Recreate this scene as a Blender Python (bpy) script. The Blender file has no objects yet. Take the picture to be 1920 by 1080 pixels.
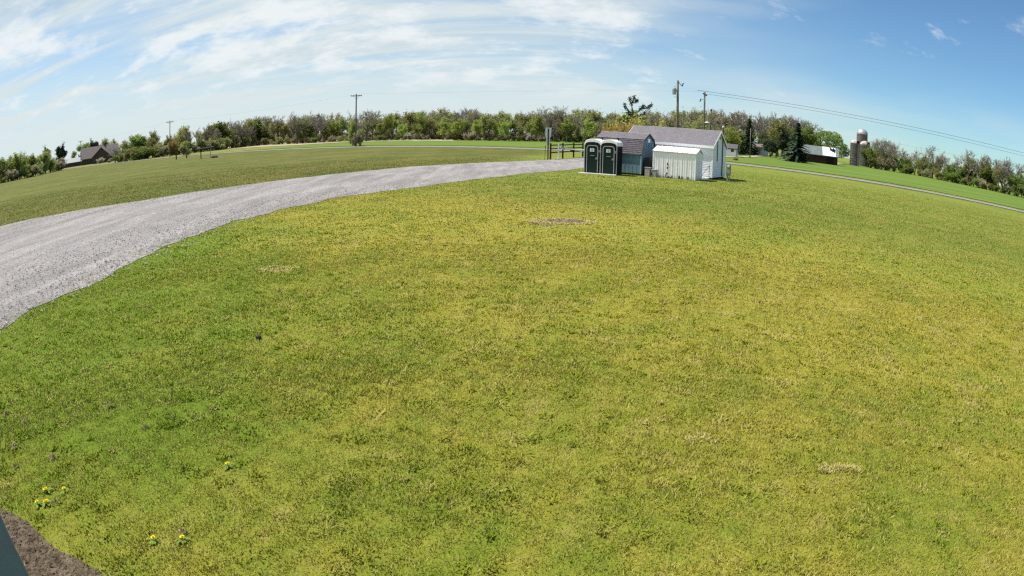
import bpy, bmesh, math, random
import numpy as np
from mathutils import Vector, Matrix

R_ = math.radians
sc = bpy.context.scene
col = sc.collection

# ------------------------------------------------------------------ camera
CAM_H = 2.6
LA, LB = 0.87591744e-3, 0.61126295e-10          # lens: theta = LA*r + LB*r^3, r in 1920-wide pixels
PITCH, ROLL = 0.25695654, 0.0160888
f0 = np.array([0, math.cos(PITCH), -math.sin(PITCH)]); r0 = np.array([1.0, 0, 0]); u0 = np.cross(r0, f0)
CR = math.cos(ROLL) * r0 + math.sin(ROLL) * u0
CU = -math.sin(ROLL) * r0 + math.cos(ROLL) * u0
CF = f0
cd = bpy.data.cameras.new('camera'); cam = bpy.data.objects.new('camera', cd); col.objects.link(cam)
M = Matrix.Identity(4)
for i in range(3):
    M[i][0] = CR[i]; M[i][1] = CU[i]; M[i][2] = -CF[i]
M[2][3] = CAM_H
cam.matrix_world = M
cd.type = 'PANO'
cd.sensor_fit = 'HORIZONTAL'; cd.sensor_width = 36.0
mmpx = 36.0 / 1920.0
cd.panorama_type = 'FISHEYE_LENS_POLYNOMIAL'
cd.fisheye_fov = R_(170)
cd.fisheye_polynomial_k0 = 0.0
cd.fisheye_polynomial_k1 = -LA / mmpx
cd.fisheye_polynomial_k2 = 0.0
cd.fisheye_polynomial_k3 = -LB / mmpx ** 3
cd.fisheye_polynomial_k4 = 0.0
cd.clip_start = 0.05; cd.clip_end = 20000
sc.camera = cam

# ------------------------------------------------------------------ light, sky, exposure
SUN_EL = R_(60)
SUN_AZ = (-0.954, 0.30)                         # horizontal direction towards the sun (from the left)
sc.view_settings.view_transform = 'Standard'; sc.view_settings.look = 'None'
sc.view_settings.exposure = 0.55; sc.view_settings.gamma = 1.0
sd = bpy.data.lights.new('sun', 'SUN'); sd.energy = 4.6; sd.angle = R_(0.55); sd.color = (1.0, 0.955, 0.88)
sun = bpy.data.objects.new('sun', sd); col.objects.link(sun)
sv = Vector((SUN_AZ[0] * math.cos(SUN_EL), SUN_AZ[1] * math.cos(SUN_EL), math.sin(SUN_EL))).normalized()
sun.rotation_euler = sv.to_track_quat('Z', 'Y').to_euler()
sun.location = (0, 0, 60)

world = bpy.data.worlds.new('World'); sc.world = world; world.use_nodes = True
wt = world.node_tree; wt.nodes.clear()


class NT:
    """small node-tree helper"""
    def __init__(s, t): s.t = t
    def n(s, typ, **kw):
        nd = s.t.nodes.new(typ)
        for k, v in kw.items():
            if k == 'ins':
                for kk, vv in v.items():
                    if hasattr(vv, 'is_output') or isinstance(vv, bpy.types.NodeSocket): s.t.links.new(vv, nd.inputs[kk])
                    else: nd.inputs[kk].default_value = vv
            else: setattr(nd, k, v)
        return nd
    def math(s, op, a, b=None, c=None, clamp=False):
        nd = s.t.nodes.new('ShaderNodeMath'); nd.operation = op; nd.use_clamp = clamp
        for i, v in enumerate((a, b, c)):
            if v is None: continue
            if isinstance(v, bpy.types.NodeSocket): s.t.links.new(v, nd.inputs[i])
            else: nd.inputs[i].default_value = v
        return nd.outputs[0]
    def mix(s, f, a, b, blend='MIX'):
        nd = s.t.nodes.new('ShaderNodeMix'); nd.data_type = 'RGBA'; nd.blend_type = blend; nd.clamp_factor = True
        for k, v in ((0, f), (6, a), (7, b)):
            if isinstance(v, bpy.types.NodeSocket): s.t.links.new(v, nd.inputs[k])
            elif k == 0: nd.inputs[0].default_value = v
            else: nd.inputs[k].default_value = (*v[:3], 1)
        return nd.outputs[2]
    def noise(s, vec, scale, detail=4, rough=0.55, dist=0.0, w=None):
        nd = s.t.nodes.new('ShaderNodeTexNoise'); s.t.links.new(vec, nd.inputs['Vector'])
        nd.inputs['Scale'].default_value = scale; nd.inputs['Detail'].default_value = detail
        nd.inputs['Roughness'].default_value = rough; nd.inputs['Distortion'].default_value = dist
        return nd.outputs['Fac']
    def ramp(s, v, lo, hi, a=0.0, b=1.0, smooth=True):
        nd = s.t.nodes.new('ShaderNodeMapRange'); nd.interpolation_type = 'SMOOTHSTEP' if smooth else 'LINEAR'
        s.t.links.new(v, nd.inputs[0])
        for i, q in enumerate((lo, hi, a, b)): nd.inputs[i + 1].default_value = q
        return nd.outputs[0]
    def mapping(s, vec, loc=(0, 0, 0), rot=(0, 0, 0), scale=(1, 1, 1)):
        nd = s.t.nodes.new('ShaderNodeMapping'); s.t.links.new(vec, nd.inputs[0])
        nd.inputs['Location'].default_value = loc; nd.inputs['Rotation'].default_value = rot; nd.inputs['Scale'].default_value = scale
        return nd.outputs[0]


w = NT(wt)
wout = w.n('ShaderNodeOutputWorld'); bg = w.n('ShaderNodeBackground')
SKY_STRENGTH = 0.080
bg.inputs['Strength'].default_value = SKY_STRENGTH
sky = w.n('ShaderNodeTexSky', sky_type='NISHITA')
sky.sun_disc = False; sky.sun_elevation = SUN_EL; sky.sun_rotation = math.atan2(SUN_AZ[0], SUN_AZ[1])
sky.altitude = 250; sky.air_density = 1.0; sky.dust_density = 0.25; sky.ozone_density = 1.3
tc = w.n('ShaderNodeTexCoord'); sp = w.n('ShaderNodeSeparateXYZ', ins={0: tc.outputs['Generated']})
dz = w.math('MAXIMUM', w.math('ADD', sp.outputs[2], 0.11), 0.02)
px_ = w.math('DIVIDE', sp.outputs[0], dz); py_ = w.math('DIVIDE', sp.outputs[1], dz)
plane = w.n('ShaderNodeCombineXYZ', ins={0: px_, 1: py_}).outputs[0]
# coverage: cloud deck lies towards the left, open sky to the right
cov = w.math('ADD', w.math('MULTIPLY', sp.outputs[0], -1.0), w.math('MULTIPLY', sp.outputs[1], 0.10))
warp = w.noise(w.mapping(plane, scale=(0.5, 0.5, 1)), 1.0, 3, 0.5)
covn = w.math('ADD', cov, w.ramp(warp, 0.3, 0.7, -0.22, 0.22))
veil_cov = w.ramp(covn, -0.50, 0.16)
st = w.mapping(plane, loc=(3.1, 1.7, 0), rot=(0, 0, R_(10)), scale=(0.36, 1.7, 1))
streak = w.noise(st, 1.15, 9, 0.62, 0.9)
veil = w.math('MULTIPLY', veil_cov, w.ramp(streak, 0.32, 0.62, 0.42, 1.0))
hor = w.ramp(sp.outputs[2], 0.0, 0.30, 1.0, 0.0)
veil = w.math('MAXIMUM', veil, w.math('MULTIPLY', hor, w.ramp(covn, -0.80, 0.15, 0.03, 0.95)))
# broken small cumulus, with some height of their own
dz2 = w.math('ADD', sp.outputs[2], 0.34)
pl2 = w.n('ShaderNodeCombineXYZ', ins={0: w.math('DIVIDE', sp.outputs[0], dz2), 1: w.math('DIVIDE', sp.outputs[1], dz2)}).outputs[0]
cu = w.noise(w.mapping(pl2, loc=(4.6, 1.15, 0), scale=(1.0, 1.45, 1)), 4.4, 10, 0.62, 0.1)
big = w.noise(w.mapping(pl2, loc=(1.6, 7.15, 0)), 1.3, 2, 0.5)
cu_cov = w.math('ADD', w.ramp(covn, -0.58, 0.25, -0.055, 0.13), w.ramp(big, 0.35, 0.65, -0.08, 0.07))
cum = w.ramp(w.math('ADD', cu, cu_cov), 0.575, 0.80)
cum = w.math('MULTIPLY', cum, w.ramp(sp.outputs[2], 0.03, 0.12))
# bluish darker bands inside the deck
dark = w.ramp(w.noise(w.mapping(plane, loc=(0.4, 5.5, 0), rot=(0, 0, R_(14)), scale=(0.30, 1.1, 1)), 1.0, 6, 0.55, 0.5), 0.47, 0.68)
dark = w.math('MULTIPLY', dark, w.ramp(sp.outputs[2], 0.08, 0.25))
veil_col = w.mix(w.math('MULTIPLY', dark, 0.85), (6.1, 6.8, 6.95), (3.6, 4.8, 5.7))
c1 = w.mix(veil, w.mix(1.0, sky.outputs[0], (0.68, 0.95, 1.10), 'MULTIPLY'), veil_col)
c2 = w.mix(w.math('MULTIPLY', cum, 0.82), c1, (7.6, 7.9, 8.0))
wt.links.new(c2, bg.inputs[0]); wt.links.new(bg.outputs[0], wout.inputs[0])

sc.cycles.max_bounces = 6; sc.cycles.diffuse_bounces = 3; sc.cycles.transparent_max_bounces = 8
sc.cycles.use_denoising = False
sc.cycles.pixel_filter_type = 'BLACKMAN_HARRIS'; sc.cycles.filter_width = 1.3

# ------------------------------------------------------------------ geometry helpers

def sstep(x, a, b):
    t = np.clip((np.asarray(x, float) - a) / (b - a), 0, 1); return t * t * (3 - 2 * t)


def hz(x, y):
    """height of the land: level, with a shallow dip towards the wood"""
    d = np.hypot(x, y); az = np.degrees(np.arctan2(x, y))
    return -1.4 * sstep(az, -14, -4) * (1 - sstep(az, 12, 20)) * sstep(d, 135, 255)


def ray(x, y):
    x -= 960.0; y = 540.0 - y; r = math.hypot(x, y); th = LA * r + LB * r ** 3; k = math.sin(th) / max(r, 1e-9)
    return k * x * CR + k * y * CU + math.cos(th) * CF


def ground(x, y):
    """where the sight line through a photo pixel meets the land"""
    d = ray(x, y); hd = math.hypot(d[0], d[1]); t = 1.0
    if d[2] > -1e-4: t = 400 / hd; return Vector((d[0] * t, d[1] * t, float(hz(d[0] * t, d[1] * t))))
    t = -CAM_H / d[2]
    for _ in range(40):
        z = float(hz(d[0] * t, d[1] * t)); t = t * 0.5 + 0.5 * (z - CAM_H) / d[2]
    return Vector((d[0] * t, d[1] * t, float(hz(d[0] * t, d[1] * t))))


def height_at(x, y, dist):
    d = ray(x, y); return CAM_H + dist * d[2] / math.hypot(d[0], d[1])


def at_dist(x, y, dist):
    d = ray(x, y); k = dist / math.hypot(d[0], d[1]); return Vector((d[0] * k, d[1] * k, CAM_H + d[2] * k))


class MB:
    def __init__(s): s.v = []; s.f = []; s.m = []
    def add(s, vs, fs, mi=0):
        b = len(s.v); s.v += [tuple(p) for p in vs]; s.f += [tuple(i + b for i in f) for f in fs]; s.m += [mi] * len(fs)
    def box(s, x0, x1, y0, y1, z0, z1, mi=0):
        s.add([(x0, y0, z0), (x1, y0, z0), (x1, y1, z0), (x0, y1, z0), (x0, y0, z1), (x1, y0, z1), (x1, y1, z1), (x0, y1, z1)],
              [(3, 2, 1, 0), (4, 5, 6, 7), (0, 1, 5, 4), (1, 2, 6, 5), (2, 3, 7, 6), (3, 0, 4, 7)], mi)
    def bar(s, a, b, w_, h_, mi=0, up=(0, 0, 1)):
        a, b = Vector(a), Vector(b); d = (b - a).normalized(); u = Vector(up)
        if abs(d.dot(u)) > 0.97: u = Vector((0, 1, 0))
        r = d.cross(u).normalized() * w_ / 2; u = r.cross(d).normalized() * h_ / 2
        s.add([a - r - u, a + r - u, a + r + u, a - r + u, b - r - u, b + r - u, b + r + u, b - r + u],
              [(3, 2, 1, 0), (4, 5, 6, 7), (0, 1, 5, 4), (1, 2, 6, 5), (2, 3, 7, 6), (3, 0, 4, 7)], mi)
    def tube(s, pts, rad, n=8, mi=0, caps=True):
        pts = [Vector(p) for p in pts]; b = len(s.v); K = len(pts)
        if not hasattr(rad, '__len__'): rad = [rad] * K
        for i, p in enumerate(pts):
            d = (pts[min(i + 1, K - 1)] - pts[max(i - 1, 0)]).normalized()
            a = d.cross(Vector((0.13, 0.97, 0.21))); a = a.normalized() if a.length > 1e-3 else Vector((1, 0, 0)); c = d.cross(a)
            for k in range(n):
                t = 2 * math.pi * k / n; s.v.append(tuple(p + (a * math.cos(t) + c * math.sin(t)) * rad[i]))
        for i in range(K - 1):
            for k in range(n):
                s.f.append((b + i * n + k, b + i * n + (k + 1) % n, b + (i + 1) * n + (k + 1) % n, b + (i + 1) * n + k)); s.m.append(mi)
        if caps:
            s.f.append(tuple(b + k for k in range(n))[::-1]); s.m.append(mi)
            s.f.append(tuple(b + (K - 1) * n + k for k in range(n))); s.m.append(mi)
    def lathe(s, prof, n=20, mi=0, c=(0, 0, 0)):
        b = len(s.v); K = len(prof)
        for r, z in prof:
            for k in range(n):
                t = 2 * math.pi * k / n; s.v.append((c[0] + r * math.cos(t), c[1] + r * math.sin(t), c[2] + z))
        for i in range(K - 1):
            for k in range(n):
                s.f.append((b + i * n + k, b + i * n + (k + 1) % n, b + (i + 1) * n + (k + 1) % n, b + (i + 1) * n + k)); s.m.append(mi)
        s.f.append(tuple(b + (K - 1) * n + k for k in range(n))); s.m.append(mi)
    def lap(s, a, b, c, d, n, step, nrm, mi=0):
        """stepped (lapped) surface: bottom edge a-b, top edge d-c, n courses each standing step proud at its lower edge"""
        a, b, c, d = map(Vector, (a, b, c, d)); nrm = Vector(nrm).normalized() * step
        for i in range(n):
            t0, t1 = i / n, (i + 1) / n
            p, q = a.lerp(d, t0), b.lerp(c, t0); r, u = b.lerp(c, t1), a.lerp(d, t1)
            s.add([p + nrm, q + nrm, r, u, p, q], [(0, 1, 2, 3), (4, 5, 1, 0)], mi)
    def poly(s, pts, y0, y1, axis='y', mi=0):
        """prism: 2D outline (a,z) extruded along an axis"""
        n = len(pts)
        P = (lambda a, z, e: (a, e, z)) if axis == 'y' else ((lambda a, z, e: (e, a, z)) if axis == 'x' else (lambda a, z, e: (a, z, e)))
        s.add([P(a, z, y0) for a, z in pts] + [P(a, z, y1) for a, z in pts],
              [tuple(range(n)), tuple(range(2 * n - 1, n - 1, -1))] + [(i, (i + 1) % n + 0, (i + 1) % n + n, i + n) for i in range(n)], mi)
    def mesh(s, name, mats, smooth=False):
        me = bpy.data.meshes.new(name); me.from_pydata(s.v, [], s.f)
        for m in (mats if isinstance(mats, (list, tuple)) else [mats]): me.materials.append(m)
        if any(s.m): me.polygons.foreach_set('material_index', s.m)
        if smooth: me.polygons.foreach_set('use_smooth', [True] * len(s.f))
        me.update(); return me
    def build(s, name, mats, parent=None, smooth=False, fix=True, bevel=0):
        me = s.mesh(name, mats, smooth)
        if fix:
            bm = bmesh.new(); bm.from_mesh(me); bmesh.ops.recalc_face_normals(bm, faces=bm.faces); bm.to_mesh(me); bm.free()
        return link(name, me, parent, bevel)


def link(name, me, parent=None, bevel=0):
    o = bpy.data.objects.new(name, me); col.objects.link(o)
    if parent: o.parent = parent
    if bevel:
        m = o.modifiers.new('bevel', 'BEVEL'); m.width = bevel; m.segments = 2; m.limit_method = 'ANGLE'
    return o


def tag(o, label=None, cat=None, group=None, kind=None):
    if label: o['label'] = label
    if cat: o['category'] = cat
    if group: o['group'] = group
    if kind: o['kind'] = kind
    return o


def empty(name, loc=(0, 0, 0), rz=0.0, label=None, cat=None, group=None):
    o = bpy.data.objects.new(name, None); col.objects.link(o); o.location = loc; o.rotation_euler = (0, 0, rz)
    o.empty_display_size = 0.2
    return tag(o, label, cat, group)


def kids(o): return [c for c in bpy.data.objects if c.parent == o]


# ------------------------------------------------------------------ materials
MAT = {}


def mat(name, base, rough=0.8, spec=0.3, var=0.12, vscale=3.0, metal=0.0, bump=0.0, bscale=40.0, stain=None, sscale=(2, 2, 2), coords='Object', splash=None):
    m = bpy.data.materials.new(name); m.use_nodes = True; t = NT(m.node_tree); p = m.node_tree.nodes['Principled BSDF']
    tcn = t.n('ShaderNodeTexCoord').outputs[coords]
    nz = t.noise(tcn, vscale, 5, 0.6)
    c = t.mix(t.ramp(nz, 0.3, 0.7), [q * (1 - var) for q in base], [min(1, q * (1 + var)) for q in base])
    if stain:
        sn = t.noise(t.mapping(tcn, scale=sscale), 1.0, 6, 0.65, 0.3)
        c = t.mix(t.ramp(sn, stain[1], stain[1] + 0.14), c, stain[0])
    if splash:                                     # mud thrown up on the foot of the walls
        zz = t.n('ShaderNodeSeparateXYZ', ins={0: tcn}).outputs[2]
        sn = t.math('ADD', t.math('MULTIPLY', t.noise(t.mapping(tcn, scale=(6, 6, 3)), 1.0, 5, 0.7), 0.5), zz)
        c = t.mix(t.ramp(sn, 0.56, 0.22, 0.0, 0.75), c, splash)
    m.node_tree.links.new(c, p.inputs['Base Color'])
    p.inputs['Roughness'].default_value = rough; p.inputs['Specular IOR Level'].default_value = spec; p.inputs['Metallic'].default_value = metal
    if bump:
        bn = t.n('ShaderNodeBump', ins={'Strength': bump, 'Distance': 0.02}); m.node_tree.links.new(t.noise(tcn, bscale, 4, 0.6), bn.inputs['Height'])
        m.node_tree.links.new(bn.outputs[0], p.inputs['Normal'])
    MAT[name] = m; return m


def leaf_mat(name, base, base2, trans=0.35):
    m = bpy.data.materials.new(name); m.use_nodes = True; nt = m.node_tree; nt.nodes.clear(); t = NT(nt)
    oi = t.n('ShaderNodeObjectInfo').outputs['Random']
    ge = t.n('ShaderNodeNewGeometry')
    nz = t.noise(t.mapping(ge.outputs['Position'], scale=(0.8, 0.8, 0.8)), 1.0, 3, 0.6)
    rnd = ge.outputs['Random Per Island']
    c = t.mix(t.ramp(nz, 0.35, 0.65), base, base2)
    c = t.mix(t.math('MULTIPLY', rnd, 0.45), c, [q * 0.5 for q in base])
    hs = t.n('ShaderNodeHueSaturation', ins={'Hue': t.ramp(oi, 0, 1, 0.485, 0.515, False), 'Saturation': 1.0, 'Value': t.ramp(oi, 0, 1, 0.84, 1.42, False), 'Color': c})
    d = t.n('ShaderNodeBsdfDiffuse', ins={'Color': hs.outputs[0]}); tr = t.n('ShaderNodeBsdfTranslucent', ins={'Color': hs.outputs[0]})
    mx = t.n('ShaderNodeMixShader', ins={0: trans, 1: d.outputs[0], 2: tr.outputs[0]})
    o = t.n('ShaderNodeOutputMaterial'); nt.links.new(mx.outputs[0], o.inputs[0]); MAT[name] = m; return m


leaf_mat('leaf_fresh', (0.28, 0.33, 0.08), (0.36, 0.40, 0.10), 0.55)
leaf_mat('leaf_green', (0.18, 0.235, 0.065), (0.25, 0.30, 0.085), 0.55)
leaf_mat('leaf_olive', (0.27, 0.285, 0.10), (0.34, 0.34, 0.135), 0.55)
leaf_mat('leaf_bud', (0.36, 0.325, 0.21), (0.40, 0.36, 0.235), 0.5)
leaf_mat('leaf_spruce', (0.04, 0.06, 0.036), (0.065, 0.09, 0.05), 0.25)
leaf_mat('leaf_orange', (0.36, 0.24, 0.085), (0.30, 0.25, 0.09), 0.4)
leaf_mat('leaf_yellow', (0.40, 0.34, 0.09), (0.30, 0.29, 0.09), 0.4)
leaf_mat('leaf_blossom', (0.52, 0.47, 0.38), (0.44, 0.40, 0.29), 0.4)
mat('bark', (0.12, 0.105, 0.09), 0.95, 0.1, 0.25, 2.0)
mat('twig', (0.285, 0.258, 0.232), 0.95, 0.1, 0.2, 1.0)
mat('bark_dark', (0.06, 0.05, 0.044), 0.95, 0.1, 0.25, 2.0)


def lawn_colour(t, pos, detail=True):
    """colour of the mown lawn by position: greener, yellower and strawy patches"""
    n1 = t.noise(t.mapping(pos, loc=(11, 3, 0)), 0.13, 4, 0.6, 0.4)
    n2 = t.noise(t.mapping(pos, loc=(2, 31, 0)), 0.55, 5, 0.65, 0.5)
    n3 = t.noise(pos, 2.6, 4, 0.65)
    n4 = t.noise(t.mapping(pos, loc=(5, 9, 0)), 14.0, 4, 0.7)
    s = t.n('ShaderNodeSeparateXYZ', ins={0: pos})
    # lusher ground on the left near the drive, drier towards the right
    gx = t.ramp(t.math('ADD', s.outputs[0], t.math('MULTIPLY', s.outputs[1], 0.45)), -4.5, 3.0, -0.22, 0.055)
    k0 = t.math('ADD', t.math('MULTIPLY', s.outputs[0], 0.72), t.math('MULTIPLY', s.outputs[1], 0.69))
    gx = t.math('ADD', gx, t.ramp(k0, 13, 24, 0.0, -0.17))
    dry = t.math('ADD', t.math('ADD', t.math('MULTIPLY', n1, 0.55), t.math('MULTIPLY', n2, 0.55)), gx)
    dry = t.math('ADD', dry, t.math('MULTIPLY', t.math('SUBTRACT', n3, 0.5), 0.38))
    c = t.mix(t.ramp(dry, 0.30, 0.78), (0.146, 0.212, 0.021), (0.332, 0.288, 0.044))
    n5 = t.noise(t.mapping(pos, loc=(50, 9, 0)), 1.1, 6, 0.72, 0.6)
    straw = t.math('MULTIPLY', t.ramp(t.math('ADD', t.math('MULTIPLY', n5, 0.6), t.math('MULTIPLY', n3, 0.4)), 0.51, 0.66), t.ramp(dry, 0.45, 0.70, 0.12, 1))
    c = t.mix(t.math('MULTIPLY', straw, 0.62), c, (0.39, 0.335, 0.125))
    lush = t.math('MULTIPLY', t.ramp(t.noise(t.mapping(pos, loc=(20, 70, 0)), 0.8, 5, 0.7, 0.5), 0.54, 0.70), 0.38)
    c = t.mix(lush, c, (0.120, 0.195, 0.020))
    # mowing swaths that run with the road
    k = t.math('ADD', t.math('MULTIPLY', s.outputs[0], 0.60), t.math('MULTIPLY', s.outputs[1], 0.80))
    k = t.math('ADD', k, t.math('ADD', t.math('MULTIPLY', n1, 5.0), t.math('MULTIPLY', n2, 1.6)))
    st_ = t.math('SINE', t.math('MULTIPLY', k, 2.9))
    far = t.ramp(k, 16, 30)
    c = t.mix(t.math('MULTIPLY', t.math('MULTIPLY', t.ramp(st_, -0.7, 0.9), far), 0.30), c, (0.30, 0.275, 0.08))
    st2 = t.math('SINE', t.math('ADD', t.math('MULTIPLY', k, 0.83), t.math('MULTIPLY', n2, 2.0)))
    c = t.mix(t.math('MULTIPLY', t.math('MULTIPLY', t.ramp(st2, 0.0, 0.95), far), 0.36), c, (0.120, 0.170, 0.024))
    c = t.mix(t.math('MULTIPLY', far, 0.45), c, t.mix(t.ramp(n2, 0.35, 0.65), (0.130, 0.172, 0.026), (0.200, 0.205, 0.045)))
    # coarser olive meadow beyond the drive
    c = t.mix(t.ramp(t.math('ADD', s.outputs[0], t.math('MULTIPLY', s.outputs[1], -0.24)), -11.5, -17.0, 0.0, 0.85), c, t.mix(t.ramp(t.math('ADD', t.math('MULTIPLY', n1, 0.6), t.math('MULTIPLY', n2, 0.4)), 0.38, 0.62), (0.066, 0.084, 0.016), (0.135, 0.124, 0.034)))
    ms = t.math('SINE', t.math('ADD', t.math('MULTIPLY', t.math('SUBTRACT', t.math('MULTIPLY', s.outputs[1], 0.62), t.math('MULTIPLY', s.outputs[0], 0.78)), 1.15), t.math('MULTIPLY', n1, 6.0)))
    c = t.mix(t.math('MULTIPLY', t.math('MULTIPLY', t.ramp(ms, -0.2, 1.0), t.ramp(s.outputs[0], -8, -18)), 0.35), c, (0.155, 0.150, 0.045))
    # fine clumps
    c = t.mix(t.ramp(n4, 0.28, 0.72, 0.0, 1.0), t.mix(1.0, c, (0.84, 0.85, 0.83), 'MULTIPLY'), t.mix(1.0, c, (1.13, 1.12, 1.12), 'MULTIPLY'))
    return c


def surf(name):
    m = bpy.data.materials.new(name); m.use_nodes = True; MAT[name] = m
    p = m.node_tree.nodes['Principled BSDF']; p.inputs['Roughness'].default_value = 0.95; p.inputs['Specular IOR Level'].default_value = 0.1
    t = NT(m.node_tree); return m, t, p, t.n('ShaderNodeNewGeometry').outputs['Position']


m, t, p, pos = surf('lawn')
c = t.mix(1.0, lawn_colour(t, pos), (0.92, 0.92, 0.94), 'MULTIPLY')
m.node_tree.links.new(c, p.inputs['Base Color'])
bn = t.n('ShaderNodeBump', ins={'Strength': 0.9, 'Distance': 0.05})
m.node_tree.links.new(t.math('ADD', t.noise(pos, 22, 5, 0.7), t.math('MULTIPLY', t.noise(pos, 4, 3, 0.6), 0.8)), bn.inputs['Height'])
m.node_tree.links.new(bn.outputs[0], p.inputs['Normal'])

# blades: same colour by place, each blade a little different
m = bpy.data.materials.new('grass_blade'); m.use_nodes = True; m.node_tree.nodes.clear(); t = NT(m.node_tree); MAT['grass_blade'] = m
pos = t.n('ShaderNodeNewGeometry').outputs['Position']
at = t.n('ShaderNodeAttribute', attribute_name='rnd').outputs['Fac']
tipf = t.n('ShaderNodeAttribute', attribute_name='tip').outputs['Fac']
c = lawn_colour(t, pos)
c = t.mix(t.ramp(at, 0.72, 0.80, 0, 0.75), c, (0.42, 0.36, 0.15))
c = t.mix(t.ramp(at, 0.0, 0.35, 0.40, 0.0), c, (0.105, 0.168, 0.022))
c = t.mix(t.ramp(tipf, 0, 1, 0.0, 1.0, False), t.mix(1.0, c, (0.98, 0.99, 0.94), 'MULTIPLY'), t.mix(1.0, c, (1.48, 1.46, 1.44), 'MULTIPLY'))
gn = t.n('ShaderNodeNewGeometry').outputs['Normal']
up = t.n('ShaderNodeVectorMath', operation='ADD', ins={0: t.n('ShaderNodeVectorMath', operation='SCALE', ins={0: gn, 'Scale': 0.25}).outputs[0], 1: (0, 0, 1)}).outputs[0]
up = t.n('ShaderNodeVectorMath', operation='NORMALIZE', ins={0: up}).outputs[0]
d = t.n('ShaderNodeBsdfDiffuse', ins={'Color': c, 'Normal': up}); tr = t.n('ShaderNodeBsdfTranslucent', ins={'Color': c})
mx = t.n('ShaderNodeMixShader', ins={0: 0.25, 1: d.outputs[0], 2: tr.outputs[0]})
o = t.n('ShaderNodeOutputMaterial'); m.node_tree.links.new(mx.outputs[0], o.inputs[0])

m, t, p, pos = surf('crop')
n = t.noise(t.mapping(pos, rot=(0, 0, R_(-32)), scale=(0.03, 0.25, 1)), 1.0, 5, 0.6, 0.3); n2 = t.noise(pos, 0.35, 4, 0.65)
c = t.mix(t.ramp(n, 0.3, 0.7), (0.080, 0.140, 0.022), (0.135, 0.185, 0.030))
c = t.mix(t.ramp(n2, 0.62, 0.75, 0, 0.5), c, (0.21, 0.25, 0.03))
c = t.mix(t.ramp(t.noise(pos, 1.7, 3, 0.7), 0.66, 0.72, 0, 0.7), c, (0.36, 0.36, 0.04))
m.node_tree.links.new(c, p.inputs['Base Color'])
m, t, p, pos = surf('dry_grass')
c = t.mix(t.ramp(t.noise(pos, 0.4, 5, 0.65), 0.3, 0.7), (0.26, 0.215, 0.13), (0.40, 0.34, 0.23)); m.node_tree.links.new(c, p.inputs['Base Color'])
m, t, p, pos = surf('verge')
c = t.mix(t.ramp(t.noise(pos, 0.5, 5, 0.65), 0.35, 0.65), (0.115, 0.145, 0.025), (0.22, 0.205, 0.06)); m.node_tree.links.new(c, p.inputs['Base Color'])

m, t, p, pos = surf('gravel')
vo = t.n('ShaderNodeTexVoronoi', ins={'Vector': pos, 'Scale': 29.0}); v2 = t.n('ShaderNodeTexVoronoi', ins={'Vector': pos, 'Scale': 80.0})
big = t.noise(t.mapping(pos, rot=(0, 0, R_(-35)), scale=(0.9, 0.16, 1)), 1.0, 5, 0.62, 0.5)
bw = t.n('ShaderNodeRGBToBW', ins={0: vo.outputs['Color']}).outputs[0]; bw2 = t.n('ShaderNodeRGBToBW', ins={0: v2.outputs['Color']}).outputs[0]
v = t.math('ADD', t.math('MULTIPLY', bw, 0.55), t.math('MULTIPLY', bw2, 0.45))
c = t.mix(t.ramp(v, 0.2, 0.8), (0.155, 0.145, 0.141), (0.43, 0.407, 0.40))
c = t.mix(t.ramp(big, 0.30, 0.70), t.mix(1.0, c, (0.74, 0.73, 0.72), 'MULTIPLY'), t.mix(1.0, c, (1.16, 1.15, 1.15), 'MULTIPLY'))
ac = t.n('ShaderNodeAttribute', attribute_name='across').outputs['Fac']
acn = t.math('ADD', ac, t.math('MULTIPLY', t.math('SUBTRACT', t.noise(pos, 0.22, 3, 0.5), 0.5), 0.22))
trk = t.math('ABSOLUTE', t.math('SINE', t.math('MULTIPLY', acn, 9.6)))
trk = t.math('MULTIPLY', t.ramp(trk, 0.55, 1.0), t.ramp(t.noise(pos, 0.7, 4, 0.6), 0.3, 0.6))
c = t.mix(t.math('MULTIPLY', trk, 0.32), c, (0.22, 0.202, 0.192))
edg = t.ramp(t.math('ABSOLUTE', t.math('SUBTRACT', acn, 0.5)), 0.40, 0.54)
c = t.mix(t.math('MULTIPLY', edg, t.ramp(t.noise(pos, 3.0, 4, 0.7), 0.45, 0.65)), c, (0.19, 0.165, 0.10))
m.node_tree.links.new(c, p.inputs['Base Color'])
bn = t.n('ShaderNodeBump', ins={'Strength': 1.0, 'Distance': 0.03}); m.node_tree.links.new(t.math('ADD', vo.outputs['Distance'], t.math('MULTIPLY', big, 0.5)), bn.inputs['Height'])
m.node_tree.links.new(bn.outputs[0], p.inputs['Normal'])
m, t, p, pos = surf('stone')
rp = t.n('ShaderNodeNewGeometry').outputs['Random Per Island']
c = t.mix(rp, (0.16, 0.145, 0.137), (0.50, 0.465, 0.45)); m.node_tree.links.new(c, p.inputs['Base Color'])
m, t, p, pos = surf('asphalt')
c = t.mix(t.ramp(t.noise(pos, 0.6, 5, 0.6), 0.3, 0.7), (0.18, 0.177, 0.17), (0.25, 0.245, 0.235)); m.node_tree.links.new(c, p.inputs['Base Color'])
m, t, p, pos = surf('soil')
n = t.noise(pos, 9, 6, 0.7, 0.4); n2 = t.noise(pos, 2.2, 4, 0.6)
c = t.mix(t.ramp(n, 0.3, 0.7), (0.062, 0.045, 0.031), (0.185, 0.138, 0.098)); c = t.mix(t.ramp(n2, 0.4, 0.7, 0, 0.4), c, (0.21, 0.16, 0.115))
m.node_tree.links.new(c, p.inputs['Base Color'])
bn = t.n('ShaderNodeBump', ins={'Strength': 1.0, 'Distance': 0.06}); m.node_tree.links.new(n, bn.inputs['Height']); m.node_tree.links.new(bn.outputs[0], p.inputs['Normal'])

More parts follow.
